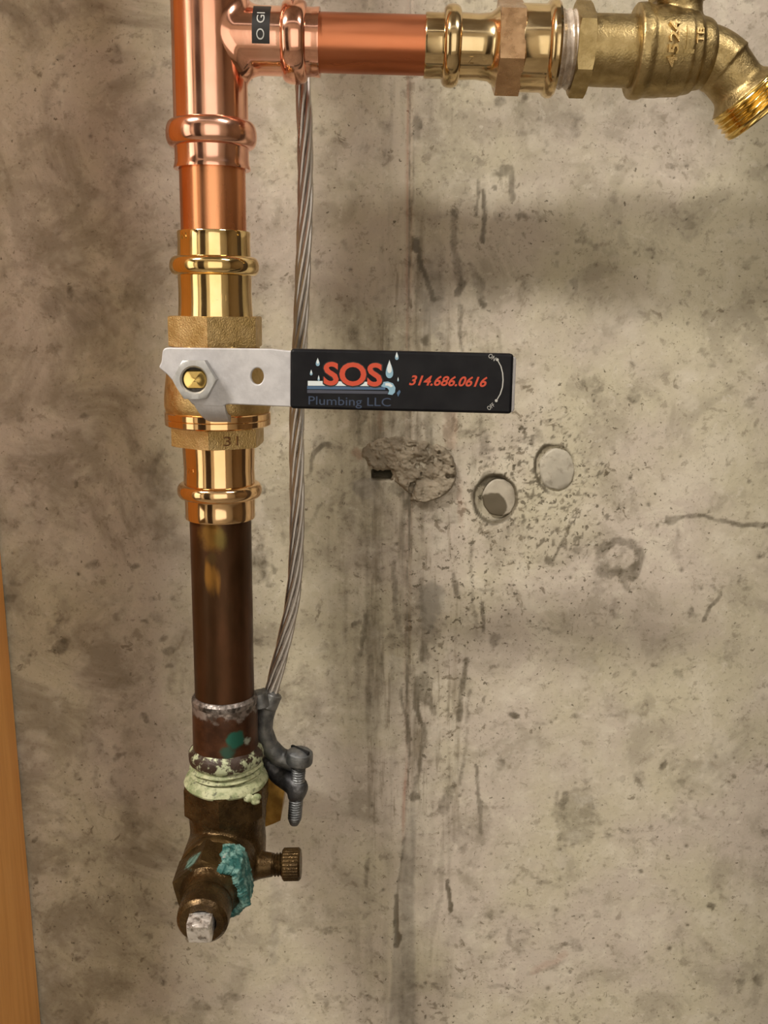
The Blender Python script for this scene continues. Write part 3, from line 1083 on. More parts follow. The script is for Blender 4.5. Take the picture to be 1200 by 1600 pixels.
def bead(q, hw, base, half, n=9):
    """profile of a rolled bead at q, half width hw along the axis"""
    return [(q + hw * math.cos(PI - PI * i / (n - 1)), base + (half - base) * math.sin(PI * i / (n - 1)) ** 0.7) for i in range(n)]


# --- copper press tee
tee = thing('copper_tee', 'bright copper press tee at the top of the riser, branch pointing right', 'pipe fitting', MAIN.p(262))
body = MB()
body.lathe(MAIN, MAIN.prof([(-150, 60), (-60, 59), (0, 58.6), (90, 58.2), (170, 58), (190, 58)]), 72, False, False)
# branch stub with a swept fillet
Rm = rad(58.4, MAIN.p(66))
cmain = BR.p(327)
pb = BR.p(420)
Rb = rad(50, pb)
fil = rad(24, pb)
nb, nr = 72, 14
vs, fs = [], []
xax = BR.d
zax = -BR.v
yax = -BR.u
x_end = (BR.p(438) - cmain).dot(xax)
for r in range(nr + 1):
    for k in range(nb):
        th = 2 * PI * k / nb
        c, s = math.cos(th), math.sin(th)
        aw, ah = Rb + rad(3.5, pb), Rb + fil
        w0 = aw * c
        x0 = math.sqrt(max(Rm * Rm * 0.995 - w0 * w0, 0))
        P0 = Vector((x0, -w0, ah * s))
        dxt = min((abs(w0) - Rb * abs(c)) * abs(w0) / max(x0, 1e-5), fil)
        P1 = Vector((x0 + dxt, -Rb * c, Rb * s))
        P2 = Vector((x0 + dxt + fil * (0.35 + 0.8 * abs(s)), -Rb * c, Rb * s))
        P3 = Vector((x_end, -Rb * c, Rb * s))
        if r <= nr - 2:
            t = r / (nr - 2)
            Q = P0 * (1 - t) ** 2 + P1 * 2 * t * (1 - t) + P2 * t * t
        else:
            t = (r - nr + 2) / 2
            Q = P2.lerp(P3, t)
        vs.append(cmain + xax * Q.x + yax * Q.y + zax * Q.z)
for r in range(nr):
    for k in range(nb):
        j = (k + 1) % nb
        fs.append((r * nb + k, r * nb + j, (r + 1) * nb + j, (r + 1) * nb + k))
body.add(vs, fs)
tb = part('tee_body', body, M['copper'], tee)
low = MB().lathe(MAIN, MAIN.prof([(184, 57.9)] + bead(211, 21, 58, 70.5, 13) + [(236, 57.6), (248, 57.4), (258, 58.2), (263, 59.6), (265.5, 59.2), (265.5, 51.8), (240, 51.8)]), 72, False, False)
part('lower_press_socket', low, M['copper'], tee)
upm = MB().lathe(MAIN, MAIN.prof([(-140, 60.2)] + bead(-172, 22, 60.2, 73, 13)[::-1] + [(-200, 60), (-225, 61), (-225, 54), (-205, 54)]), 72, False, False)
part('upper_press_socket', upm, M['copper'], tee)
brs = MB().lathe(BR, BR.prof([(436, 50)] + bead(461, 19, 50.2, 61.5, 13) + [(484, 49.8), (490, 49.6), (497, 50.4), (500, 50.4), (500, 44.2), (480, 44.2)]), 64, False, False)
part('branch_press_socket', brs, M['copper'], tee)
# black print band round the branch
band = MB()
vs, fs = [], []
for i, q in enumerate((400, 409, 418, 427)):
    for k in range(25):
        th = math.radians(-58 + 76 * k / 24)
        p = BR.p(q)
        r = rad(50, p) + 0.00012
        vs.append(p + (BR.u * math.cos(th) + BR.v * math.sin(th)) * r)
for i in range(3):
    for k in range(24):
        fs.append((i * 25 + k, i * 25 + k + 1, (i + 1) * 25 + k + 1, (i + 1) * 25 + k))
band.add(vs, fs)
bnd = part('print_band', band, M['ink_black'], tb, 'black printed band on the copper')


def wrap_on(axis, q0, q1, half, th0, th1, s, mat, parent, lift=0.0003, thick=0.0, along_axis=False, name='lettering', offset=0.0, label=None, facet=None):
    """letters wrapped round a barrel; text runs round the barrel from th0 to th1 (degrees), its height along the axis from q0 to q1"""
    me = text_mesh(s, 0.02 if thick else 0.0, offset)
    co = np.empty(len(me.vertices) * 3, 'f')
    me.vertices.foreach_get('co', co)
    co = co.reshape(-1, 3)
    lo, hi = co.min(0), co.max(0)
    k = (co - lo) / np.maximum(hi - lo, 1e-6)
    P = []
    for a, b, z in k:
        if along_axis:
            q = q0 + (q1 - q0) * a
            th = math.radians(th0 + (th1 - th0) * b)
        else:
            q = q0 + (q1 - q0) * b
            th = math.radians(th0 + (th1 - th0) * a)
        p = axis.p(q)
        r = rad(half, p) + lift + z * thick
        if facet is not None:
            r = rad(half, p) / math.cos(th - math.radians(facet)) + lift + z * thick
        P.append(p + (axis.u * math.cos(th) + axis.v * math.sin(th)) * r)
    me.vertices.foreach_set('co', np.array(P, 'f').ravel())
    me.update()
    return part(name, me, mat, parent, label)


wrap_on(BR, 419, 407, 50, 12, -36, 'O GI', M['ink_grey'], tb, 0.0003, name='band_lettering', label='pale letters on the black band')

# --- bright copper pipes
pip = thing('copper_pipe', 'short bright copper pipe standing between the tee and the lever valve', 'pipe', MAIN.p(372))
part('pipe_wall', MB().lathe(MAIN, [(MAIN.s(240), 0.01428), (MAIN.s(372), 0.01428)], 64), M['copper_pipe'], pip)
pih = thing('copper_pipe', 'short horizontal copper pipe between the tee and the brass adapter', 'pipe', BR.p(480))
part('pipe_wall', MB().lathe(BR, BR.prof([(478, 43.4), (580, 43.4), (680, 43.4)]), 64), M['copper_pipe_h'], pih)
top = MAIN.a + MAIN.d * MAIN.s(-205)
ptop = Axis(top, Vector((top.x - 0.02, YP, ZC - 0.001)))
pit = thing('copper_pipe', 'copper riser pipe leaving the top of the tee', 'pipe', top)
part('pipe_wall', MB().lathe(ptop, [(0, 0.01428), ((ptop.b - ptop.a).length, 0.01428)], 48), M['copper_pipe'], pit)

# --- ball valve
bv = thing('lever_ball_valve', 'brass lever ball valve with a black printed grip, lever turned to the right', 'valve', MAIN.p(808))
s1 = MB().lathe(MAIN, MAIN.prof([(380, 51.4), (362.5, 51.4), (362, 56), (364, 57), (376, 56.2), (394, 56.6)] + bead(416, 15, 57, 69.5, 13) + [(438, 57), (455, 56.4), (475, 56.8), (496, 58), (498, 58)]), 72, False, True)
ps1 = part('press_socket', s1, M['brass'], bv)
hx = MB().hexa(MAIN, MAIN.s(494), MAIN.s(541), rad(77, MAIN.p(520)), math.radians(0), 0.965)
part('hex_collar', hx, M['brass_cast'], bv, 'upper sandblasted hexagon collar')
vb = MB().lathe(MAIN, MAIN.prof([(538, 66), (545, 68), (556, 72), (575, 77), (600, 80), (622, 82), (634, 82), (642, 80), (644, 78)]), 72)
s0 = at(307.5, 592, -0.1)
stub = Axis(Vector((s0.x, YP, s0.z)), Vector((s0.x, YP - 0.03, s0.z)))
vb.lathe(stub, [(0.0, 0.0085), (0.027, 0.0080), (0.0292, 0.0075)], 40)
part('valve_body', vb, M['brass_cast'], bv)
fl = MB().lathe(MAIN, MAIN.prof([(641, 70), (642.5, 80.5), (644, 82), (652, 82), (653, 81.2), (654, 82), (662, 81.6), (664, 79), (664.5, 60)]), 72)
part('body_ring', fl, M['brass_red'], bv, 'polished ring round the foot of the body')
hx = MB().hexa(MAIN, MAIN.s(664), MAIN.s(694), rad(75, MAIN.p(680)), math.radians(2), 0.965)
part('hex_collar', hx, M['brass_cast'], bv, 'lower sandblasted hexagon collar')
s2 = MB().lathe(MAIN, MAIN.prof([(690, 57), (700, 56), (715, 55.3), (732, 54.4), (748, 55)] + bead(765, 11.5, 55, 65.5, 13) + [(779, 54.4), (795, 53.8), (806, 53.9), (808.3, 53.2), (808.5, 48), (790, 47.8)]), 72, True, False)
ps2 = part('press_socket', s2, M['brass_red'], bv)
ysg = -0.0005
# small stamped marks on the sockets
wrap_on(MAIN, 376, 367, 56.6, 50, 38, 'N', M['brass'], ps1, -0.0001, 0.0004, name='stamped_mark')
wrap_on(MAIN, 470, 459, 56.6, -2, -27, 'LUM', M['brass'], ps1, -0.0002, 0.00035, name='stamped_mark')
wrap_on(MAIN, 734, 727, 54.6, 50, 36, 'M', M['brass_red'], ps2, -0.0001, 0.0003, name='stamped_mark')
wrap_on(MAIN, 688, 674, 64.5, -16, -36, '31', M['brass_hex'], bv, 0.0001, 0.0003, name='stamped_mark', facet=-30)

YH = -0.1000        # front of the lever plate
TP = 0.0030


def A3(px, py, y=YH):
    return at(px, py, y)


def curve_plate(outer, holes, y_front, thick, bev):
    """flat plate with true holes: filled 2D curve, extruded and bevelled, baked to a mesh"""
    cu = bpy.data.curves.new('plate', 'CURVE')
    cu.dimensions = '2D'
    cu.fill_mode = 'BOTH'
    cu.extrude = thick / 2 - bev
    cu.bevel_depth = bev
    cu.bevel_resolution = 2
    for lp in [outer] + holes:
        sp = cu.splines.new('POLY')
        sp.points.add(len(lp) - 1)
        for q, p in zip(sp.points, lp):
            q.co = (p.x, p.z, 0, 1)
        sp.use_cyclic_u = True
    cu.offset = -bev
    o = bpy.data.objects.new('plate', cu)
    COL.objects.link(o)
    dg = bpy.context.evaluated_depsgraph_get()
    dg.update()
    me = bpy.data.meshes.new_from_object(o.evaluated_get(dg))
    bpy.data.objects.remove(o)
    for v in me.vertices:
        x, z, d = v.co
        v.co = (x, y_front + thick / 2 - d, z)
    me.update()
    return me


outl = [A3(x, y) for x, y in round_poly([(254, 543, 9), (425, 545, 0), (450, 548, 6), (700, 553.5, 0), (807, 557, 7), (803.5, 645, 7), (700, 642, 0), (455, 636, 0), (352, 631.5, 6), (349, 636, 2), (302, 634, 6), (262, 586, 6), (247.5, 574, 4), (252, 566, 4)])]
circ = [A3(402 + 10 * math.cos(a), 588 + 13 * math.sin(a)) for a in [2 * PI * i / 28 for i in range(28)]]
plate = curve_plate(outl, [circ], YH, TP, 0.0005)
hp = part('lever_plate', plate, M['handle'], bv, 'grey metal lever plate')
# the stop tongue bent back towards the body
tg = MB()
rows = []
for i in range(9):
    t = i / 8
    a = t * PI / 2 * 0.92
    r = 0.0082
    y = YH + r * (1 - math.cos(a))
    dz = -r * math.sin(a)
    l, rgt = A3(303 + 22 * t, 632, YH), A3(350.5 + 3 * t, 632, YH)
    rows.append((l.x, rgt.x, y, l.z + dz))
rows.append((rows[-1][0], rows[-1][1], rows[-1][2] + 0.004, rows[-1][3] - 0.0006))
vs, fs = [], []
for i, (xl, xr, y, z) in enumerate(rows):
    nx_, nz_ = (0, 1) if i == 0 else (0, 1)
    k = min(i, 8) / 8 * PI / 2
    oy, oz = TP * math.cos(k), TP * math.sin(k)
    vs += [(xl, y, z), (xr, y, z), (xr, y + oy, z + oz), (xl, y + oy, z + oz)]
for i in range(len(rows) - 1):
    a, b = i * 4, i * 4 + 4
    for k in range(4):
        k2 = (k + 1) % 4
        fs.append((a + k, a + k2, b + k2, b + k))
fs += [(0, 1, 2, 3), tuple(len(rows) * 4 - 4 + k for k in (3, 2, 1, 0))]
tg.add(vs, fs)
part('stop_tongue', tg, M['handle'], hp)
# lever nut and the flatted stem end
yn = Axis(A3(307.5, 592, YH), A3(307.5, 592, YH) + Vector((0, -0.01, 0)))
Rn = rad(33.8, yn.a)
nt = MB()
seg = 48


def hexr(th, R, rot):
    a = (th - rot + PI / 6) % (PI / 3) - PI / 6
    return R * math.cos(PI / 6) / math.cos(PI / 6 - abs(a))


hn = 0.0062
rin = rad(19.5, yn.a)
rowsf = [lambda th: (0.0, hexr(th, Rn, PI / 2)), lambda th: (hn - max(hexr(th, Rn, PI / 2) - Rn * .89, 0) * .6, hexr(th, Rn, PI / 2)),
         lambda th: (hn, min(hexr(th, Rn, PI / 2), Rn * .89)), lambda th: (hn, rin * 1.12), lambda th: (hn - 0.0008, rin), lambda th: (0.0012, rin)]
nt.rings(yn, rowsf, seg, True, False)
part('lever_nut', nt, M['nut'], bv)
stm = MB()
rs = rad(18.3, yn.a)
flat = rad(13.8, yn.a)


def stemrow(t, k=1.0):
    vs = []
    for i in range(48):
        a = 2 * PI * i / 48
        x, z = rs * k * math.cos(a), rs * k * math.sin(a)
        z = max(-flat * k, min(flat * k, z))
        vs.append(Vector((yn.a.x + x, YH - t, yn.a.z + z)))
    return vs


vs = stemrow(-0.004) + stemrow(0.0042) + stemrow(0.0049, 0.9) + stemrow(0.0047, 0.25) + stemrow(0.0042, 0.08)
fs = [tuple(range(47, -1, -1)), tuple(4 * 48 + i for i in range(48))]
for r in range(4):
    for i in range(48):
        j = (i + 1) % 48
        fs.append((r * 48 + i, r * 48 + j, (r + 1) * 48 + j, (r + 1) * 48 + i))
stm.add(vs, fs)
part('stem_end', stm, M['brass_thread'], bv, 'brass stem end with two flats')

# the vinyl grip
YG0 = YH - 0.0014
go = [A3(x, y, YG0) for x, y in round_poly([(453.5, 545, 7), (803, 552.8, 6), (799.5, 647, 6), (453, 638.5, 7)], 6)]
grip = part('grip', curve_plate(go, [], YG0, TP + 0.0028, 0.0012), M['grip'], bv, 'black vinyl grip sleeve with printed logo')
for p in grip.data.polygons:
    p.use_smooth = True
LX = (A3(800, 600, YG0) - A3(455, 592, YG0)).normalized()
LX = Vector((LX.x, 0, LX.z)).normalized()
LY = Vector((-LX.z, 0, LX.x))
SG = depth(A3(620, 600, YG0)) / F


def gp(px, py, lift=0.00008):
    return at(px, py, YG0) + Vector((0, -lift, 0))


def gtext(s, x0, y0, w, h, mat, name, lift=0.0001, off=0.0, shear=0.0, rot=0.0, label=None):
    """lower left corner at pixel x0,y0, size in pixels"""
    xd = (LX * math.cos(rot) + LY * math.sin(rot))
    yd = (LY * math.cos(rot) - LX * math.sin(rot))
    me = fit_text(s, gp(x0, y0, lift), xd, yd, w * SG, h * SG, 0.0, off, shear, Vector((0, -1, 0)))
    return part(name, me, mat, grip, label)


def gpoly(pts, mat, name, lift=0.0001, label=None, parent=None):
    mb = MB()
    vs = [gp(x, y, lift) for x, y in pts]
    mb.add(vs, [tuple(range(len(vs)))])
    return part(name, mb, mat, parent or grip, label, smooth=False)


def drop(x, y, w, h, lower, upper):
    out = []
    for i in range(22):
        a = 2 * PI * i / 22
        k = math.sin(a / 2) ** 1.6
        out.append((x + w / 2 * math.sin(a) * k, y + h * 0.5 - h * 0.5 * math.cos(a)))
    gpoly(out, lower, 'water_drop', 0.00010)
    out2 = [(x + (px - x) * 0.62, y + (py - y) * 0.72) for px, py in out]
    gpoly(out2, upper, 'drop_highlight', 0.00018)


gpoly([(481, 595), (600, 597), (600, 603.5), (481, 602.5)], M['ink_white'], 'logo_pipe', 0.00008)
gpoly([(480, 603), (602, 605), (602, 609), (480, 608)], M['ink_blue'], 'logo_pipe', 0.00008)
gpoly([(480, 609), (606, 611), (606, 615.5), (480, 614)], M['ink_steel'], 'logo_pipe', 0.00008)
tapo = [(596, 597), (606, 596), (614, 599), (618, 606), (617, 613), (613, 617), (606, 616), (608, 610), (605, 606), (596, 604)]
gpoly(tapo, M['ink_sky'], 'logo_tap', 0.00011)
gpoly([(602, 598.5), (609, 598.5), (614, 603), (611, 605), (606, 602.5), (602, 602.5)], M['ink_white'], 'logo_tap', 0.00016)
gpoly([(620, 614), (624, 609), (626, 612), (622, 620)], M['ink_blue'], 'water_drop', 0.0001)
gtext('SOS', 503.8, 604.2, 95.5, 40, M['ink_black'], 'logo_outline', 0.00014, 0.040)  # black printed outline round the red letters
gtext('SOS', 505.5, 602, 91.5, 36.5, M['ink_red'], 'logo_letters', 0.00024, 0.028, label='red SOS letters')
gtext('Plumbing LLC', 482, 636.3, 129, 17.5, M['ink_navy'], 'logo_subtitle', 0.0001, 0.0, label='dark blue Plumbing LLC lettering')
gtext('314.686.0616', 639, 602, 122, 16, M['ink_red'], 'phone_number', 0.0001, 0.024, 0.32, label='red slanted phone number 314.686.0616')
drop(496.5, 559, 9, 13, M['ink_sky'], M['ink_white'])
drop(486.3, 577.5, 6, 9, M['ink_sky'], M['ink_white'])
drop(498, 586, 5, 9, M['ink_sky'], M['ink_white'])
drop(608.5, 562, 17, 29, M['ink_sky'], M['ink_white'])
drop(620, 549.5, 8, 13, M['ink_sky'], M['ink_white'])
drop(622, 589, 3.5, 7, M['ink_sky'], M['ink_white'])
arc = []
pa = [(777, 562), (782.5, 572), (785.3, 583), (786, 594), (785, 605), (781.5, 616), (775.5, 626)]
arcw = [(x - 0.9, y) for x, y in pa] + [(x + 0.9, y) for x, y in pa[::-1]]
gpoly(arcw, M['ink_grey'], 'swing_arc')
for x, y in ((777, 562), (775.3, 626)):
    gpoly([(x + 2.3 * math.cos(2 * PI * i / 12), y + 2.3 * math.sin(2 * PI * i / 12)) for i in range(12)], M['ink_grey'], 'arc_dot', 0.00016)
gtext('ON', 762, 557.5, 12, 6.8, M['ink_grey'], 'lever_lettering', rot=math.radians(-33))
gtext('OFF', 764, 641.5, 12, 6.5, M['ink_grey'], 'lever_lettering', rot=math.radians(40))

# --- brass adapter on the branch
ad = thing('brass_adapter', 'shiny brass press adapter with a hexagon between the branch pipe and the hose tap', 'pipe fitting', BR.p(700))
s3 = MB().lathe(BR, BR.prof([(682, 43.8), (664, 43.8), (663.5, 46.5), (666, 47.5), (688, 47.2)] + bead(705, 13.5, 48, 60, 13) + [(722, 48), (745, 47), (764, 49), (770, 53), (776, 60), (780, 61)]), 64, False, True)
ps3 = part('press_socket', s3, M['brass_pale'], ad)
hx = MB().hexa(BR, BR.s(775), BR.s(813), rad(72, BR.p(793)), math.radians(30 - 5), 0.985)
part('hex_collar', hx, M['brass_hex'], ad)
brl = MB().lathe(BR, BR.prof([(810, 62), (812, 63.2), (846, 63), (850, 64), (853, 68), (858, 71), (864, 71), (868, 68), (869, 62), (870, 54)]), 64)
part('barrel', brl, M['brass_pale'], ad)
th_ = MB().thread(BR, BR.s(866), BR.s(900), rad(56.5, BR.p(880)), rad(2.2, BR.p(880)), rad(10.5, BR.p(880)), 64, 8, True, 0.02)
part('taped_thread', th_, M['tape'], ad, 'thread wrapped in whitish tape')
wrap_on(BR, 738, 730, 47.2, 44, 30, 'N', M['brass_pale'], ps3, 0.0, 0.0004, name='stamped_mark', along_axis=False)

# --- hose tap
YBX = 1000
BB = Axis(at(905, 78, YP), at(1063, 83, YP), True)
hb = thing('hose_tap', 'cast brass hose tap at the upper right with its threaded spout angled down', 'tap', BB.p(905))
hx = MB().hexa(BB, BB.s(893), BB.s(919), rad(70, BB.p(905)), math.radians(36), 0.95)
part('hex_end', hx, M['bib'], hb)
bar = MB().lathe(BB, BB.prof([(914, 51), (930, 52.5), (975, 52.5), (1000, 53)]), 64)
part('inlet_barrel', bar, M['bib'], hb)
cb = MB()
cb.lathe(BB, BB.prof([(986, 40), (986, 64), (989, 69), (1000, 70), (1006, 68.5), (1010, 66.5)]), 64)
cb.lathe(BB, BB.prof([(1004, 66.5), (1034, 66), (1035, 65), (1066, 63.5), (1067, 61.5), (1082, 59), (1084, 54.5), (1098, 52), (1104, 49.5), (1108, 46), (1110, 30)]), 64)
bon = Axis(at(1063, 60, YP), at(1063, -20, YP))
cb.lathe(bon, [(-0.004, 0.0125), (0.002, 0.0118), (0.0065, 0.0098), (0.0085, 0.0092), (0.0115, 0.0090), (0.0165, 0.0096)], 48)
body_me = cast(cb, 0.0006, 3)
tbody = part('tap_body', body_me, M['bib'], hb)
pk = MB().hexa(bon, 0.0148, 0.026, 0.0130, 0.2, 0.97)
part('packing_nut', pk, M['bib'], hb)
stx = MB().lathe(bon, [(0.025, 0.0042), (0.05, 0.0042)], 24)
wr = MB()
part('tap_stem', stx, M['brass_thread'], hb)
hwv = MB()
cw = bon.a + bon.d * 0.046
hwv.lathe(Axis(cw, cw + bon.d), [(-0.004, 0.008), (0.004, 0.008)], 32)
ringp = []
nseg = 48
vs, fs = [], []
for i in range(nseg):
    a = 2 * PI * i / nseg
    R_ = 0.026 + 0.0015 * math.cos(a * 6)
    c_ = cw + (bon.u * math.cos(a) + bon.v * math.sin(a)) * R_
    rd = (bon.u * math.cos(a) + bon.v * math.sin(a))
    for k in range(10):
        b = 2 * PI * k / 10
        vs.append(c_ + rd * (0.004 * math.cos(b)) + bon.d * (0.004 * math.sin(b)))
for i in range(nseg):
    for k in range(10):
        fs.append((i * 10 + k, ((i + 1) % nseg) * 10 + k, ((i + 1) % nseg) * 10 + (k + 1) % 10, i * 10 + (k + 1) % 10))
hwv.add(vs, fs)
for i in range(4):
    a = PI / 4 + PI / 2 * i
    rd = bon.u * math.cos(a) + bon.v * math.sin(a)
    hwv.tube([cw + rd * 0.006, cw + rd * 0.025], 0.003, 10)
part('handwheel', hwv, M['zinc'], hb)
# spout
sd_px = Vector((0.60, 0.80))
e0 = at(1112, 80, YP)
e1 = at(1112 + 0.60 * 60, 80 + 0.80 * 60, YP)
SP = Axis(e0, e1)
px = rad(1.0, e0)
sp = MB()
# elbow joining body axis and spout axis
jn = BB.p(1080)
q0, q1, q2 = jn, at(1108, 84, YP), at(1112 + 0.6 * 30, 80 + 0.8 * 30, YP)
ctr = [q0 * (1 - t) ** 2 + q1 * 2 * t * (1 - t) + q2 * t * t for t in [i / 14 for i in range(15)]]
sp.tube(ctr, rad(46, e0), 48)
sp.lathe(SP, [(20 * px, 38 * px), (24 * px, 46.5 * px), (27.5 * px, 46.5 * px), (30 * px, 43.5 * px), (64 * px, 42 * px), (70 * px, 44 * px), (78 * px, 52 * px), (82 * px, 57 * px), (84 * px, 57 * px)], 56)
part('spout', cast(sp, 0.0006, 2), M['bib'], hb)
tl = MB().thread(SP, 82 * px, 124 * px, 57 * px, 2.6 * px, 9.2 * px, 72, 8, False)
tl.lathe(SP, [(124 * px, 55 * px), (126 * px, 53 * px), (125.5 * px, 44 * px), (88 * px, 43 * px), (88 * px, 1 * px)], 72, False, True)
part('hose_thread', tl, M['brass_thread'], hb, 'shiny yellow hose thread')
# cast characters standing proud of the body
wrap_on(BB, 1041, 1026, 65.6, 30, -26, '4524', M['brass_cast'], tbody, -0.0001, 0.0013, name='cast_lettering', offset=0.012)
wrap_on(BB, 1079, 1069, 59.5, 1, -20, 'TE', M['brass_cast'], tbody, -0.0002, 0.0012, name='cast_lettering', offset=0.01)


def cast_bar(qa, qb, ta, tb_, half, name):
    mb = MB()
    vs = []
    for lift in (-0.0003, 0.0005):
        for q in (qa, qb):
            for k in range(5):
                th = math.radians(ta + (tb_ - ta) * k / 4)
                p = BB.p(q)
                vs.append(p + (BB.u * math.cos(th) + BB.v * math.sin(th)) * (rad(half, p) + lift))
    fs = []
    for k in range(4):
        fs += [(10 + k, 11 + k, 16 + k, 15 + k), (k, k + 1, 11 + k, 10 + k), (5 + k, 15 + k, 16 + k, 6 + k)]
    fs += [(0, 10, 15, 5), (4, 9, 19, 14)]
    mb.add(vs, fs)
    part(name, mb, M['bib'], tbody)


cast_bar(1053, 1056, -22, 10, 63.8, 'cast_mark')
cast_bar(1050, 1066, 9, 14, 63.6, 'cast_mark')

# --- old tarnished pipe
old = NT('tarnished_copper')
cc = old.coord((1, 1, 0.35))
n1 = old.noise(cc, 60, 5, 0.6)
n2 = old.noise(cc, 160, 5, 0.6)
ocol = old.mix(old.ramp(n1, 0.35, 0.68), (0.058, 0.027, 0.010), (0.100, 0.042, 0.018))
base = MAIN.p(1092)
for (qx, qy, rr, kz, colr, am) in ((328, 838, 0.0060, 0.75, (0.26, 0.13, 0.025), 0.8), (343, 842, 0.0030, 0.5, (0.16, 0.12, 0.03), 0.7), (325, 893, 0.0022, 0.28, (0.34, 0.16, 0.03), 0.8),
                                    (332, 900, 0.0026, 0.30, (0.34, 0.16, 0.03), 0.7), (341, 908, 0.0016, 0.22, (0.32, 0.15, 0.03), 0.8), (331, 873, 0.0030, 0.8, (0.10, 0.06, 0.02), 0.7)):
    fr = at(qx, qy, YP - 0.0135)
    ocol = old.mix(old.math('MULTIPLY', old.near(fr, base, rr, 0.6, 0.7, 190, (1, 1, kz)), am), ocol, colr)
old.set('Base Color', ocol)
old.set('Metallic', 0.75)
old.set('Roughness', old.ramp(n2, 0.3, 0.7, 0.30, 0.46))
old.bump(n2, 0.06, 0.0006)
op = thing('tarnished_pipe', 'brown tarnished copper pipe running down below the lever valve', 'pipe', base)
part('pipe_wall', MB().lathe(MAIN, [(MAIN.s(796), 0.01428), (MAIN.s(900), 0.01428), (MAIN.s(1000), 0.01428), (MAIN.s(1098), 0.01428)], 72), old.m, op)

# --- old coupling with solder and corroded thread
cpb = MAIN.p(1188)
oc = NT('corroded_copper')
cc = oc.coord()
n1 = oc.noise(cc, 110, 5, 0.6)
kcol = oc.mix(oc.ramp(n1, 0.35, 0.68), (0.050, 0.020, 0.009), (0.105, 0.042, 0.020))
kcol = oc.mix(oc.math('MULTIPLY', oc.near(at(368, 1157, YP - 0.0145), cpb, 0.0050, 0.3, 0.55, 170), 0.9), kcol, (0.02, 0.14, 0.10))
kcol = oc.mix(oc.math('MULTIPLY', oc.near(at(356, 1175, YP - 0.0145), cpb, 0.0040, 0.4, 0.6, 170), 0.7), kcol, (0.02, 0.12, 0.09))
kcol = oc.mix(oc.math('MULTIPLY', oc.near(at(390, 1160, YP - 0.012), cpb, 0.0032, 0.3, 0.7, 300), 0.9), kcol, (0.45, 0.50, 0.42))
sx = oc.n('ShaderNodeSeparateXYZ')
oc.link(cc, sx.inputs[0])
zz = MAIN.p(1112).z - cpb.z
edge = oc.math('ADD', oc.math('DIVIDE', oc.math('SUBTRACT', sx.outputs['Z'], zz), 0.004), oc.math('MULTIPLY', oc.math('SUBTRACT', oc.noise(cc, 90, 4), 0.5), 5.0))
gsm = oc.mix(oc.ramp(oc.noise(cc, 260, 4), 0.38, 0.6), (0.07, 0.055, 0.045), (0.26, 0.215, 0.19))
kcol = oc.mix(oc.math('MULTIPLY', oc.ramp(edge, 0.2, 0.6), 0.9), kcol, gsm)
oc.set('Base Color', kcol)
oc.set('Metallic', 0.6)
oc.set('Roughness', 0.38)
oc.bump(n1, 0.15, 0.0008)
ver = NT('pale_green_sealant')
cc = ver.coord()
n1 = ver.noise(cc, 160, 5, 0.65)
n2 = ver.noise(cc, 420, 4, 0.6)
vcol = ver.mix(ver.ramp(n1, 0.35, 0.6), (0.18, 0.215, 0.10), (0.43, 0.44, 0.27))
vcol = ver.mix(ver.math('MULTIPLY', ver.ramp(n2, 0.54, 0.68), 0.75), vcol, (0.05, 0.05, 0.03))
ver.set('Base Color', vcol)
ver.set('Roughness', 0.6)
ver.bump(n1, 0.5, 0.0012)
mixm = NT('sealant_smeared_thread')
cc = mixm.coord()
n1 = mixm.noise(cc, 190, 5, 0.65)
mcol = mixm.mix(mixm.ramp(n1, 0.48, 0.58), (0.04, 0.022, 0.014), (0.44, 0.48, 0.31))
mixm.set('Base Color', mcol)
mixm.set('Roughness', 0.45)
mixm.set('Metallic', 0.2)
mixm.bump(n1, 0.5, 0.0012)
sol = NT('dull_solder')
cc = sol.coord()
n1 = sol.noise(cc, 220, 5, 0.65)
scol = sol.mix(sol.ramp(n1, 0.36, 0.62), (0.05, 0.042, 0.036), (0.30, 0.26, 0.24))
sol.set('Base Color', scol)
sol.set('Metallic', 0.7)
sol.set('Roughness', 0.35)
sol.bump(n1, 0.6, 0.001)
cp = thing('old_coupling', 'old soldered copper coupling with green blotch and white-green crust on the riser foot', 'pipe fitting', cpb)
part('sleeve', MB().lathe(MAIN, MAIN.prof([(1089, 47.3), (1089, 49.6), (1091, 50.6), (1120, 50.6), (1150, 50.5), (1168, 50.6), (1174, 51)]), 72), oc.m, cp)
part('solder_ring', MB().lathe(MAIN, MAIN.prof([(1083, 47.2), (1085, 48.4), (1088, 50.9), (1092, 51.2), (1094, 51.0), (1096, 50.5)]), 72, True, True, 0.012, 3.1), sol.m, cp, 'grey smear of solder round the top')
rb = MB()
rb.lathe(MAIN, MAIN.prof([(1162, 50), (1165, 53), (1169, 56.5), (1174, 58), (1180, 58), (1184, 57), (1187, 54), (1188, 50)]), 72, True, True, 0.03, 1.0)
part('crusted_shoulder', rb, mixm.m, cp)
part('corroded_thread', MB().thread(MAIN, MAIN.s(1185), MAIN.s(1216), rad(54, MAIN.p(1200)), rad(3.6, MAIN.p(1200)), rad(9, MAIN.p(1200)), 64, 8, True, 0.04), ver.m, cp)

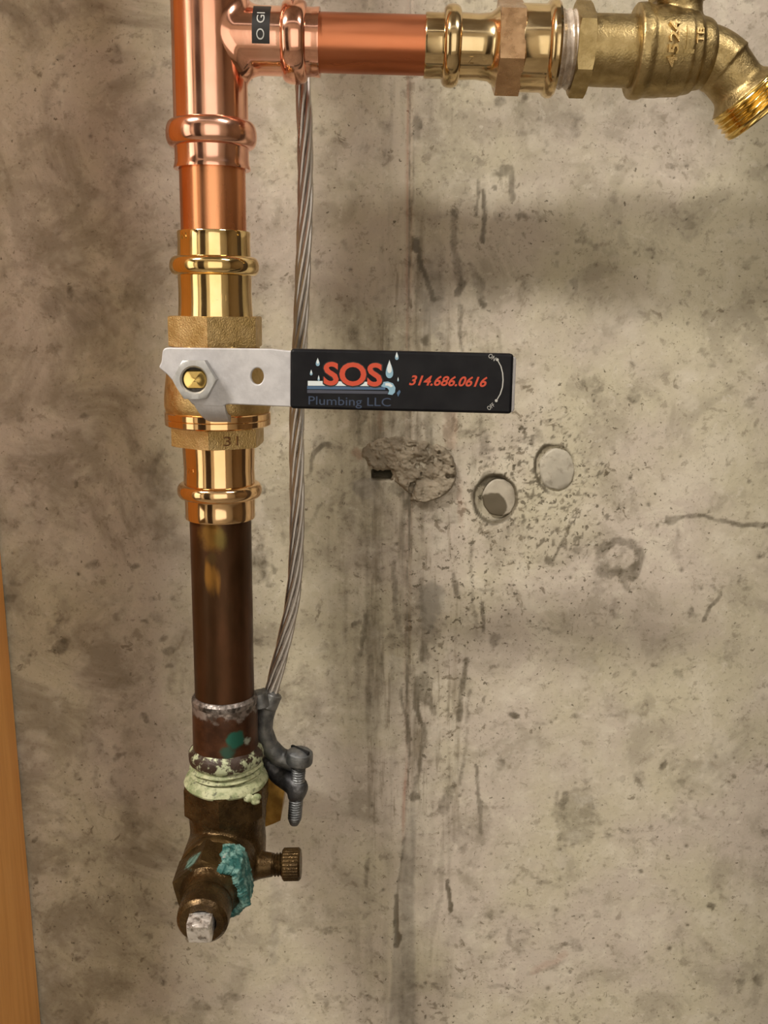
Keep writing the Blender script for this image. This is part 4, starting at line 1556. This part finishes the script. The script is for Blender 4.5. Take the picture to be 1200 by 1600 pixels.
# --- old stop valve at the foot
YV = YP
vroot = MAIN.p(1330)
ob = NT('brown_bronze')
cc = ob.coord()
n1 = ob.noise(cc, 90, 5, 0.62)
n2 = ob.noise(cc, 420, 4, 0.6)
bcol = ob.mix(ob.ramp(n1, 0.35, 0.68), (0.052, 0.030, 0.011), (0.115, 0.070, 0.027))
bcol = ob.mix(ob.math('MULTIPLY', ob.ramp(n2, 0.6, 0.75), 0.5), bcol, (0.028, 0.018, 0.010))
ob.set('Base Color', bcol)
ob.set('Metallic', 0.75)
ob.set('Roughness', ob.ramp(n2, 0.3, 0.7, 0.20, 0.40))
ob.bump(n2, 0.5, 0.0009)
M['bronze'] = ob.m
ov = thing('old_stop_valve', 'old brown bronze stop valve at the foot of the riser, teal corrosion on its nut', 'valve', vroot)
part('hex_collar', MB().hexa(MAIN, MAIN.s(1216), MAIN.s(1262), rad(69, MAIN.p(1240)), math.radians(1), 0.90), M['bronze'], ov)
lump = MB()
lump.lathe(MAIN, MAIN.prof([(1205, 54), (1208, 58), (1212, 63), (1217, 65), (1220, 63), (1221, 55)]), 64, True, True, 0.05, 5.0)
part('sealant_collar', lump, ver.m, ov, 'pale green sealant piled round the joint')
sm = MB()
pc = at(393, 1250, YP - 0.0165)
for i in range(7):
    c_ = pc + Vector((random.uniform(-.003, .003), random.uniform(-.0005, .001), random.uniform(-.0018, .0018)))
    bmx = bmesh.new()
    bmesh.ops.create_icosphere(bmx, subdivisions=2, radius=random.uniform(.0013, .0022))
    sm.add([c_ + Vector((v.co.x, v.co.y * .6, v.co.z * .8)) for v in bmx.verts], [tuple(v.index for v in f.verts) for f in bmx.faces])
    bmx.free()
part('sealant_blob', cast(sm, 0.0004, 2), ver.m, ov, 'lump of pale sealant on the collar')
# cast body: upright trunk, boss to the front, boss to the right, inlet to the wall
vbm = MB()
vbm.lathe(MAIN, MAIN.prof([(1255, 60), (1266, 60), (1290, 58), (1312, 59), (1332, 58), (1346, 50), (1354, 38)]), 64)
FA0 = at(350, 1318, YP)
FD = Vector((-0.002, -1.0, -0.043)).normalized()
FR = Axis(FA0, FA0 + FD)
vbm.lathe(FR, [(-0.004, 0.0175), (0.016, 0.0178), (0.0195, 0.0172), (0.0205, 0.0160)], 64)
DA = at(372, 1352, YP - 0.008)
DB = at(470, 1350, YP - 0.008)
DR = Axis(DA, DB)
dl = (DB - DA).length
vbm.lathe(DR, [(0.0, 0.0095), (dl * .18, 0.0088), (dl * .34, 0.0068), (dl * .50, 0.0060), (dl * .56, 0.0058)], 48)
IN = Axis(at(362, 1300, YP), at(362, 1300, YP) + Vector((0, 1, 0)))
vbm.lathe(IN, [(0.0, 0.0155), (0.022, 0.0150), (0.030, 0.0150)], 48)
part('valve_body', cast(vbm, 0.0007, 5), M['bronze'], ov)
# inlet nut and pipe to the wall
yl = NT('yellow_brass_worn')
cc = yl.coord()
n1 = yl.noise(cc, 120, 5, 0.6)
yl.set('Base Color', yl.mix(yl.ramp(n1, 0.35, 0.65), (0.26, 0.14, 0.03), (0.45, 0.26, 0.06)))
yl.set('Metallic', 0.8)
yl.set('Roughness', 0.38)
IN2 = Axis(at(376, 1277, YP), at(376, 1277, YP) + Vector((0, 1, 0)))
part('inlet_nut', MB().hexa(IN2, 0.020, 0.040, 0.0222, math.radians(8), 0.95), yl.m, ov, 'worn yellow brass nut behind the body')
part('inlet_pipe', MB().lathe(IN2, [(0.038, 0.0125), (0.0655, 0.0125)], 40), M['bronze'], ov)

# packing nut with teal corrosion, gland nut, cut stem
tip = FA0 + FD * 0.040
tl_ = NT('corroded_nut_bronze')
cc = tl_.coord()
n1 = tl_.noise(cc, 90, 5, 0.62)
n2 = tl_.noise(cc, 330, 5, 0.65)
tcol = tl_.mix(tl_.ramp(n1, 0.35, 0.68), (0.060, 0.035, 0.012), (0.125, 0.078, 0.027))
tcol = tl_.mix(tl_.math('MULTIPLY', tl_.ramp(n2, 0.6, 0.72), 0.6), tcol, (0.03, 0.018, 0.010))
tea = tl_.mix(tl_.ramp(n2, 0.38, 0.62), (0.035, 0.15, 0.135), (0.22, 0.44, 0.39))


def surf_pt(px_, py_):
    d = ray(px_, py_)
    return CAM + d * (depth(FA0 + FD * 0.026) - 0.011)


mk = tl_.near(surf_pt(372, 1376), vroot, 0.0125, 0.18, 0.42, 110)
mk2 = tl_.near(surf_pt(380, 1405), vroot, 0.0095, 0.18, 0.42, 130)
mk = tl_.math('MAXIMUM', mk, mk2)
mk3 = tl_.math('MULTIPLY', tl_.near(surf_pt(300, 1345), vroot, 0.0050, 0.3, 0.8, 220), 0.6)
mk = tl_.math('MAXIMUM', mk, mk3)
tcol = tl_.mix(mk, tcol, tea)
wht = tl_.near(surf_pt(370, 1372), vroot, 0.0030, 0.3, 0.6, 260)
tcol = tl_.mix(tl_.math('MULTIPLY', wht, 0.8), tcol, (0.62, 0.58, 0.55))
tl_.set('Base Color', tcol)
mt = tl_.n('ShaderNodeMapRange')
tl_.link(mk, mt.inputs[0])
mt.inputs[3].default_value = 0.75
mt.inputs[4].default_value = 0.0
tl_.link(mt.outputs[0], tl_.b.inputs['Metallic'])
mr = tl_.n('ShaderNodeMapRange')
tl_.link(mk, mr.inputs[0])
mr.inputs[3].default_value = 0.33
mr.inputs[4].default_value = 0.75
tl_.link(mr.outputs[0], tl_.b.inputs['Roughness'])
tl_.bump(tl_.math('ADD', n2, tl_.math('MULTIPLY', mk, 0.6)), 0.55, 0.0012)
part('packing_nut', MB().lathe(FR, [(0.018, 0.0168), (0.0195, 0.0176), (0.0225, 0.0176), (0.0240, 0.0168)], 64, True, True, 0.02, 2.0).hexa(FR, 0.0225, 0.040, 0.0182, math.radians(12), 0.93), tl_.m, ov, 'hexagon packing nut with teal corrosion crust')
crm = MB()
nth, vs, fs = 150, [], []
prof_c = [(0.0212 + 0.0183 * i / 20, 0) for i in range(21)] + [(0.0402, 0.0006), (0.0405, 0.0013), (0.0408, 0.0022), (0.0408, 0.0030), (0.0408, 0.0038), (0.0408, 0.0044)]
for r, (t, inset) in enumerate(prof_c):
    for k in range(nth + 1):
        th = math.radians(-8 - 150 * k / nth)
        q = FR.a + FR.d * t + (FR.u * math.cos(th) + FR.v * math.sin(th)) * 0.017
        nz = mnoise.fractal(q * 260, 0.9, 2.1, 4)
        ed = min(1.0, min(k, nth - k) / 20, (r + 0.6) / 4.5, (len(prof_c) - r) / 5)
        mk_ = ed * 1.35 - 0.45 + 0.75 * mnoise.noise(q * 150)
        hgt = max(-0.0009, min(1.0, mk_ * 1.6) * 0.0013 + nz * 0.0006 + 0.0005 * mnoise.fractal(q * 800, 0.9, 2.1, 3) if mk_ > 0 else -0.0009)
        rr = hexr(th - math.radians(12) + PI / 6 - PI / 6, 0.0182, 0.0) - inset
        lt = hgt if inset else 0.0
        p = FR.a + FR.d * (t + lt) + (FR.u * math.cos(th) + FR.v * math.sin(th)) * (rr + (0 if inset else hgt))
        vs.append(p)
for r in range(len(prof_c) - 1):
    for k in range(nth):
        a = r * (nth + 1) + k
        fs.append((a, a + 1, a + nth + 2, a + nth + 1))
crm.add(vs, fs)
vg = NT('teal_verdigris')
cc = vg.coord()
n1 = vg.noise(cc, 200, 5, 0.65)
n2 = vg.noise(cc, 420, 4, 0.65)
vc = vg.mix(vg.ramp(n1, 0.44, 0.66), (0.018, 0.10, 0.092), (0.20, 0.36, 0.32))
vc = vg.mix(vg.math('MULTIPLY', vg.ramp(n2, 0.60, 0.72), 0.8), vc, (0.03, 0.04, 0.035))
vc = vg.mix(vg.math('MULTIPLY', vg.ramp(vg.noise(cc, 95, 3), 0.62, 0.70), 0.8), vc, (0.50, 0.47, 0.44))
vg.set('Base Color', vc)
vg.set('Roughness', 0.6)
vg.bump(n2, 0.6, 0.001)
part('verdigris_crust', crm, vg.m, ov, 'teal crust of verdigris on the packing nut')
part('packing_collar', MB().lathe(FR, [(0.039, 0.0150), (0.0420, 0.0125), (0.0450, 0.0118), (0.047, 0.0118)], 56, True, True, 0.03, 4.0), M['bronze'], ov)
gl = MB()
gl.lathe(FR, [(0.0455, 0.0100), (0.0465, 0.0115), (0.0560, 0.0118), (0.0590, 0.0114), (0.0608, 0.0098), (0.0608, 0.0066), (0.0585, 0.0060), (0.052, 0.0058)], 64, True, True)
part('gland_nut', gl, M['bronze'], ov)
cutm = NT('bare_cut_metal')
cc = cutm.coord()
n1 = cutm.noise(cc, 300, 5, 0.65)
cutm.set('Base Color', cutm.mix(cutm.ramp(n1, 0.34, 0.56), (0.35, 0.33, 0.31), (0.92, 0.90, 0.88)))
cutm.set('Metallic', 0.8)
cutm.set('Roughness', cutm.ramp(n1, 0.3, 0.7, 0.22, 0.5))
cutm.bump(n1, 0.7, 0.001)
cs = MB()
e = 0.0051
fr_u, fr_v = FR.u, FR.v
vs = []
for t, k in ((0.050, 1), (0.0655, 1), (0.067, 0.9)):
    for a, b in ((-1, -1), (-.3, -1.05), (.3, -1.05), (1, -1), (1.05, -.3), (1.05, .3), (1, 1), (.3, 1.05), (-.3, 1.05), (-1, 1), (-1.05, .3), (-1.05, -.3)):
        tt = t + (0.0026 * (b + 1) / 2 if t > 0.06 else 0)
        vs.append(FR.a + FR.d * tt + Vector((1, 0, 0)) * a * e * k + Vector((0, 0, 1)) * b * e * k)
fs = [tuple(range(11, -1, -1)), tuple(24 + i for i in range(12))]
for r in range(2):
    for i in range(12):
        j = (i + 1) % 12
        fs.append((r * 12 + i, r * 12 + j, (r + 1) * 12 + j, (r + 1) * 12 + i))
cs.add(vs, fs)
part('stem_stub', cs, cutm.m, ov, 'bare silvery square stem stub')
# drain screw with a knurled cap on the right boss
part('drain_thread', MB().thread(DR, dl * .54, dl * .74, rad(17, DB), rad(1.6, DB), rad(5, DB), 40, 8, True), M['bronze'], ov)
cap = MB()
rc = rad(24.5, DB)
nk = 96


def kn(th, k=1.0):
    return rc * k * (1 + 0.018 * (1 if int(th / (2 * PI) * 32 * 2 + 0.01) % 2 else -1))


t0, t1 = dl * .71, dl * 1.0
cap.rings(DR, [lambda th: (t0, rc * .90), lambda th: (t0 + 0.0008, kn(th)), lambda th: (t1 - 0.001, kn(th)), lambda th: (t1, rc * .90)], nk)
part('drain_cap', cap, M['bronze'], ov, 'small knurled cap at the side')

# --- grounding cable: seven wires laid together
path_px = [(452, -60, -.036), (461, 0, -.036), (468, 60, -.036), (472, 116, -.036), (476, 190, -.036), (477, 250, -.036), (477, 320, -.036), (475, 380, -.036), (472, 460, -.037),
           (469, 530, -.037), (466, 590, -.037), (464, 645, -.038), (463.5, 700, -.039), (464, 750, -.040), (464.5, 800, -.041), (463.5, 850, -.043), (461, 900, -.045),
           (456, 945, -.047), (449, 980, -.049), (441, 1015, -.051), (432, 1050, -.053), (424, 1082, -.055), (419, 1102, -.056)]
cps = [at(x, y, d) for x, y, d in path_px]
topc = cps[0]
cps = [Vector((topc.x - .012, -.030, ZC - .002)), Vector((topc.x - .012, -.030, 0.8)), Vector((topc.x - .010, -.032, 0.45)), Vector((topc.x - .004, -.035, 0.27))] + cps


def catmull(P, per):
    out = []
    n = len(P)
    for i in range(n - 1):
        p0, p1, p2, p3 = P[max(i - 1, 0)], P[i], P[i + 1], P[min(i + 2, n - 1)]
        k = per if (p2 - p1).length < 0.06 else per * 3
        for j in range(k):
            t = j / k
            out.append(0.5 * ((2 * p1) + (p2 - p0) * t + (2 * p0 - 5 * p1 + 4 * p2 - p3) * t * t + (3 * p1 - p0 - 3 * p2 + p3) * t ** 3))
    out.append(P[-1])
    return out


cl = catmull(cps, 6)
RC = rad(12.6, at(477, 300, -.036))
rw = RC / 3 * 1.0
gc = thing('grounding_cable', 'grey twisted bare wire cable hanging behind the pipes beside the riser', 'cable', cl[-1])
arcl = [0.0]
for a, b in zip(cl[:-1], cl[1:]):
    arcl.append(arcl[-1] + (b - a).length)
LAY = 0.105
for kf in range(7):
    pts = []
    for i, p in enumerate(cl):
        d = (cl[min(i + 1, len(cl) - 1)] - cl[max(i - 1, 0)]).normalized()
        a = (Vector((0, -1, 0)) - d * Vector((0, -1, 0)).dot(d)).normalized()
        b = d.cross(a)
        if kf == 6:
            pts.append(p)
        else:
            th = 2 * PI * kf / 6 + 2 * PI * arcl[i] / LAY
            pts.append(p + (a * math.cos(th) + b * math.sin(th)) * rw * 2)
    part('wire_strand', MB().tube(pts, rw * 1.02, 10), M['cable'], gc)

# --- ground clamp
gcl = thing('ground_clamp', 'grey corroded ground clamp with a slotted screw, right of the riser foot', 'clamp', at(450, 1240, -.055))


def blockpath(pts, mat, name, parent, label=None, vox=0.0006, sm=3):
    """chain of rounded lumps (px, py, y, half px) melted into one casting"""
    mb = MB()
    P = [(at(x, y, d), rad(r, at(x, y, d))) for x, y, d, r in pts]
    for (a, ra), (b, rb_) in zip(P[:-1], P[1:]):
        ax = Axis(a, b)
        L = (b - a).length
        pr = [(-ra * .9, ra * .3), (-ra * .6, ra * .8), (0, ra), (L, rb_), (L + rb_ * .6, rb_ * .8), (L + rb_ * .9, rb_ * .3)]
        mb.lathe(ax, pr, 20)
    return part(name, cast(mb, vox, sm), mat, parent, label)


blockpath([(422, 1090, -.056, 15), (413, 1120, -.055, 15), (411, 1140, -.054, 15), (420, 1165, -.052, 15), (436, 1182, -.051, 15), (462, 1192, -.051, 15)], M['zinc'], 'upper_jaw', gcl)
sleeve = Axis(at(429, 1072, -.0545), at(413, 1108, -.0565))
part('cable_lug', MB().lathe(sleeve, [(0.0035, 0.0040), (0.0035, 0.0052), (0.004, 0.0056), (0.0105, 0.0057), (0.0115, 0.0050)], 32), M['zinc'], gcl)
part('cable_lug_collar', MB().lathe(Axis(at(404, 1080, -.060), at(409, 1108, -.060)), [(0, 0.0030), (0.0005, 0.0042), (0.0075, 0.0046), (0.008, 0.004)], 32), M['zinc'], gcl)
blockpath([(418, 1190, -.047, 14), (436, 1210, -.049, 16), (456, 1222, -.053, 18), (465, 1230, -.0555, 17), (463, 1240, -.0555, 15)], M['zinc_dark'], 'lower_jaw', gcl)
SCW = Axis(at(469, 1172, -.056), at(459.5, 1288, -.056))
sl = (SCW.b - SCW.a).length
head = MB()
rh = rad(21, SCW.a)
head.lathe(SCW, [(-0.0006, rh * .45), (0.0, rh * .75), (0.0012, rh * .96), (0.0026, rh), (0.0062, rh), (0.0072, rh * .92), (0.0076, rh * .5)], 40)
hd = part('screw_head', head, M['zinc'], gcl)
slot = MB()
c0 = SCW.a - SCW.d * 0.0004
dx = Vector((0.75, -0.66, 0)).normalized()
dy = SCW.d.cross(dx).normalized()
vs = [c0 + dx * a * rh * .9 + dy * b * 0.0007 + SCW.d * c for c in (-0.0005, 0.0012) for a, b in ((-1, -1), (1, -1), (1, 1), (-1, 1))]
slot.add(vs, [(0, 1, 2, 3), (7, 6, 5, 4), (0, 4, 5, 1), (1, 5, 6, 2), (2, 6, 7, 3), (3, 7, 4, 0)])
part('screw_slot_shade', slot, M['black'], hd)  # solid black bar painted for the shade in the slot
part('screw_shank', MB().thread(SCW, 0.006, sl * .93, rad(10.5, SCW.a), rad(1.0, SCW.a), rad(4.2, SCW.a), 32, 6, True).lathe(SCW, [(sl * .92, rad(9.5, SCW.a)), (sl * .96, rad(9, SCW.a)), (sl, rad(6.5, SCW.a))], 32), M['zinc'], gcl)
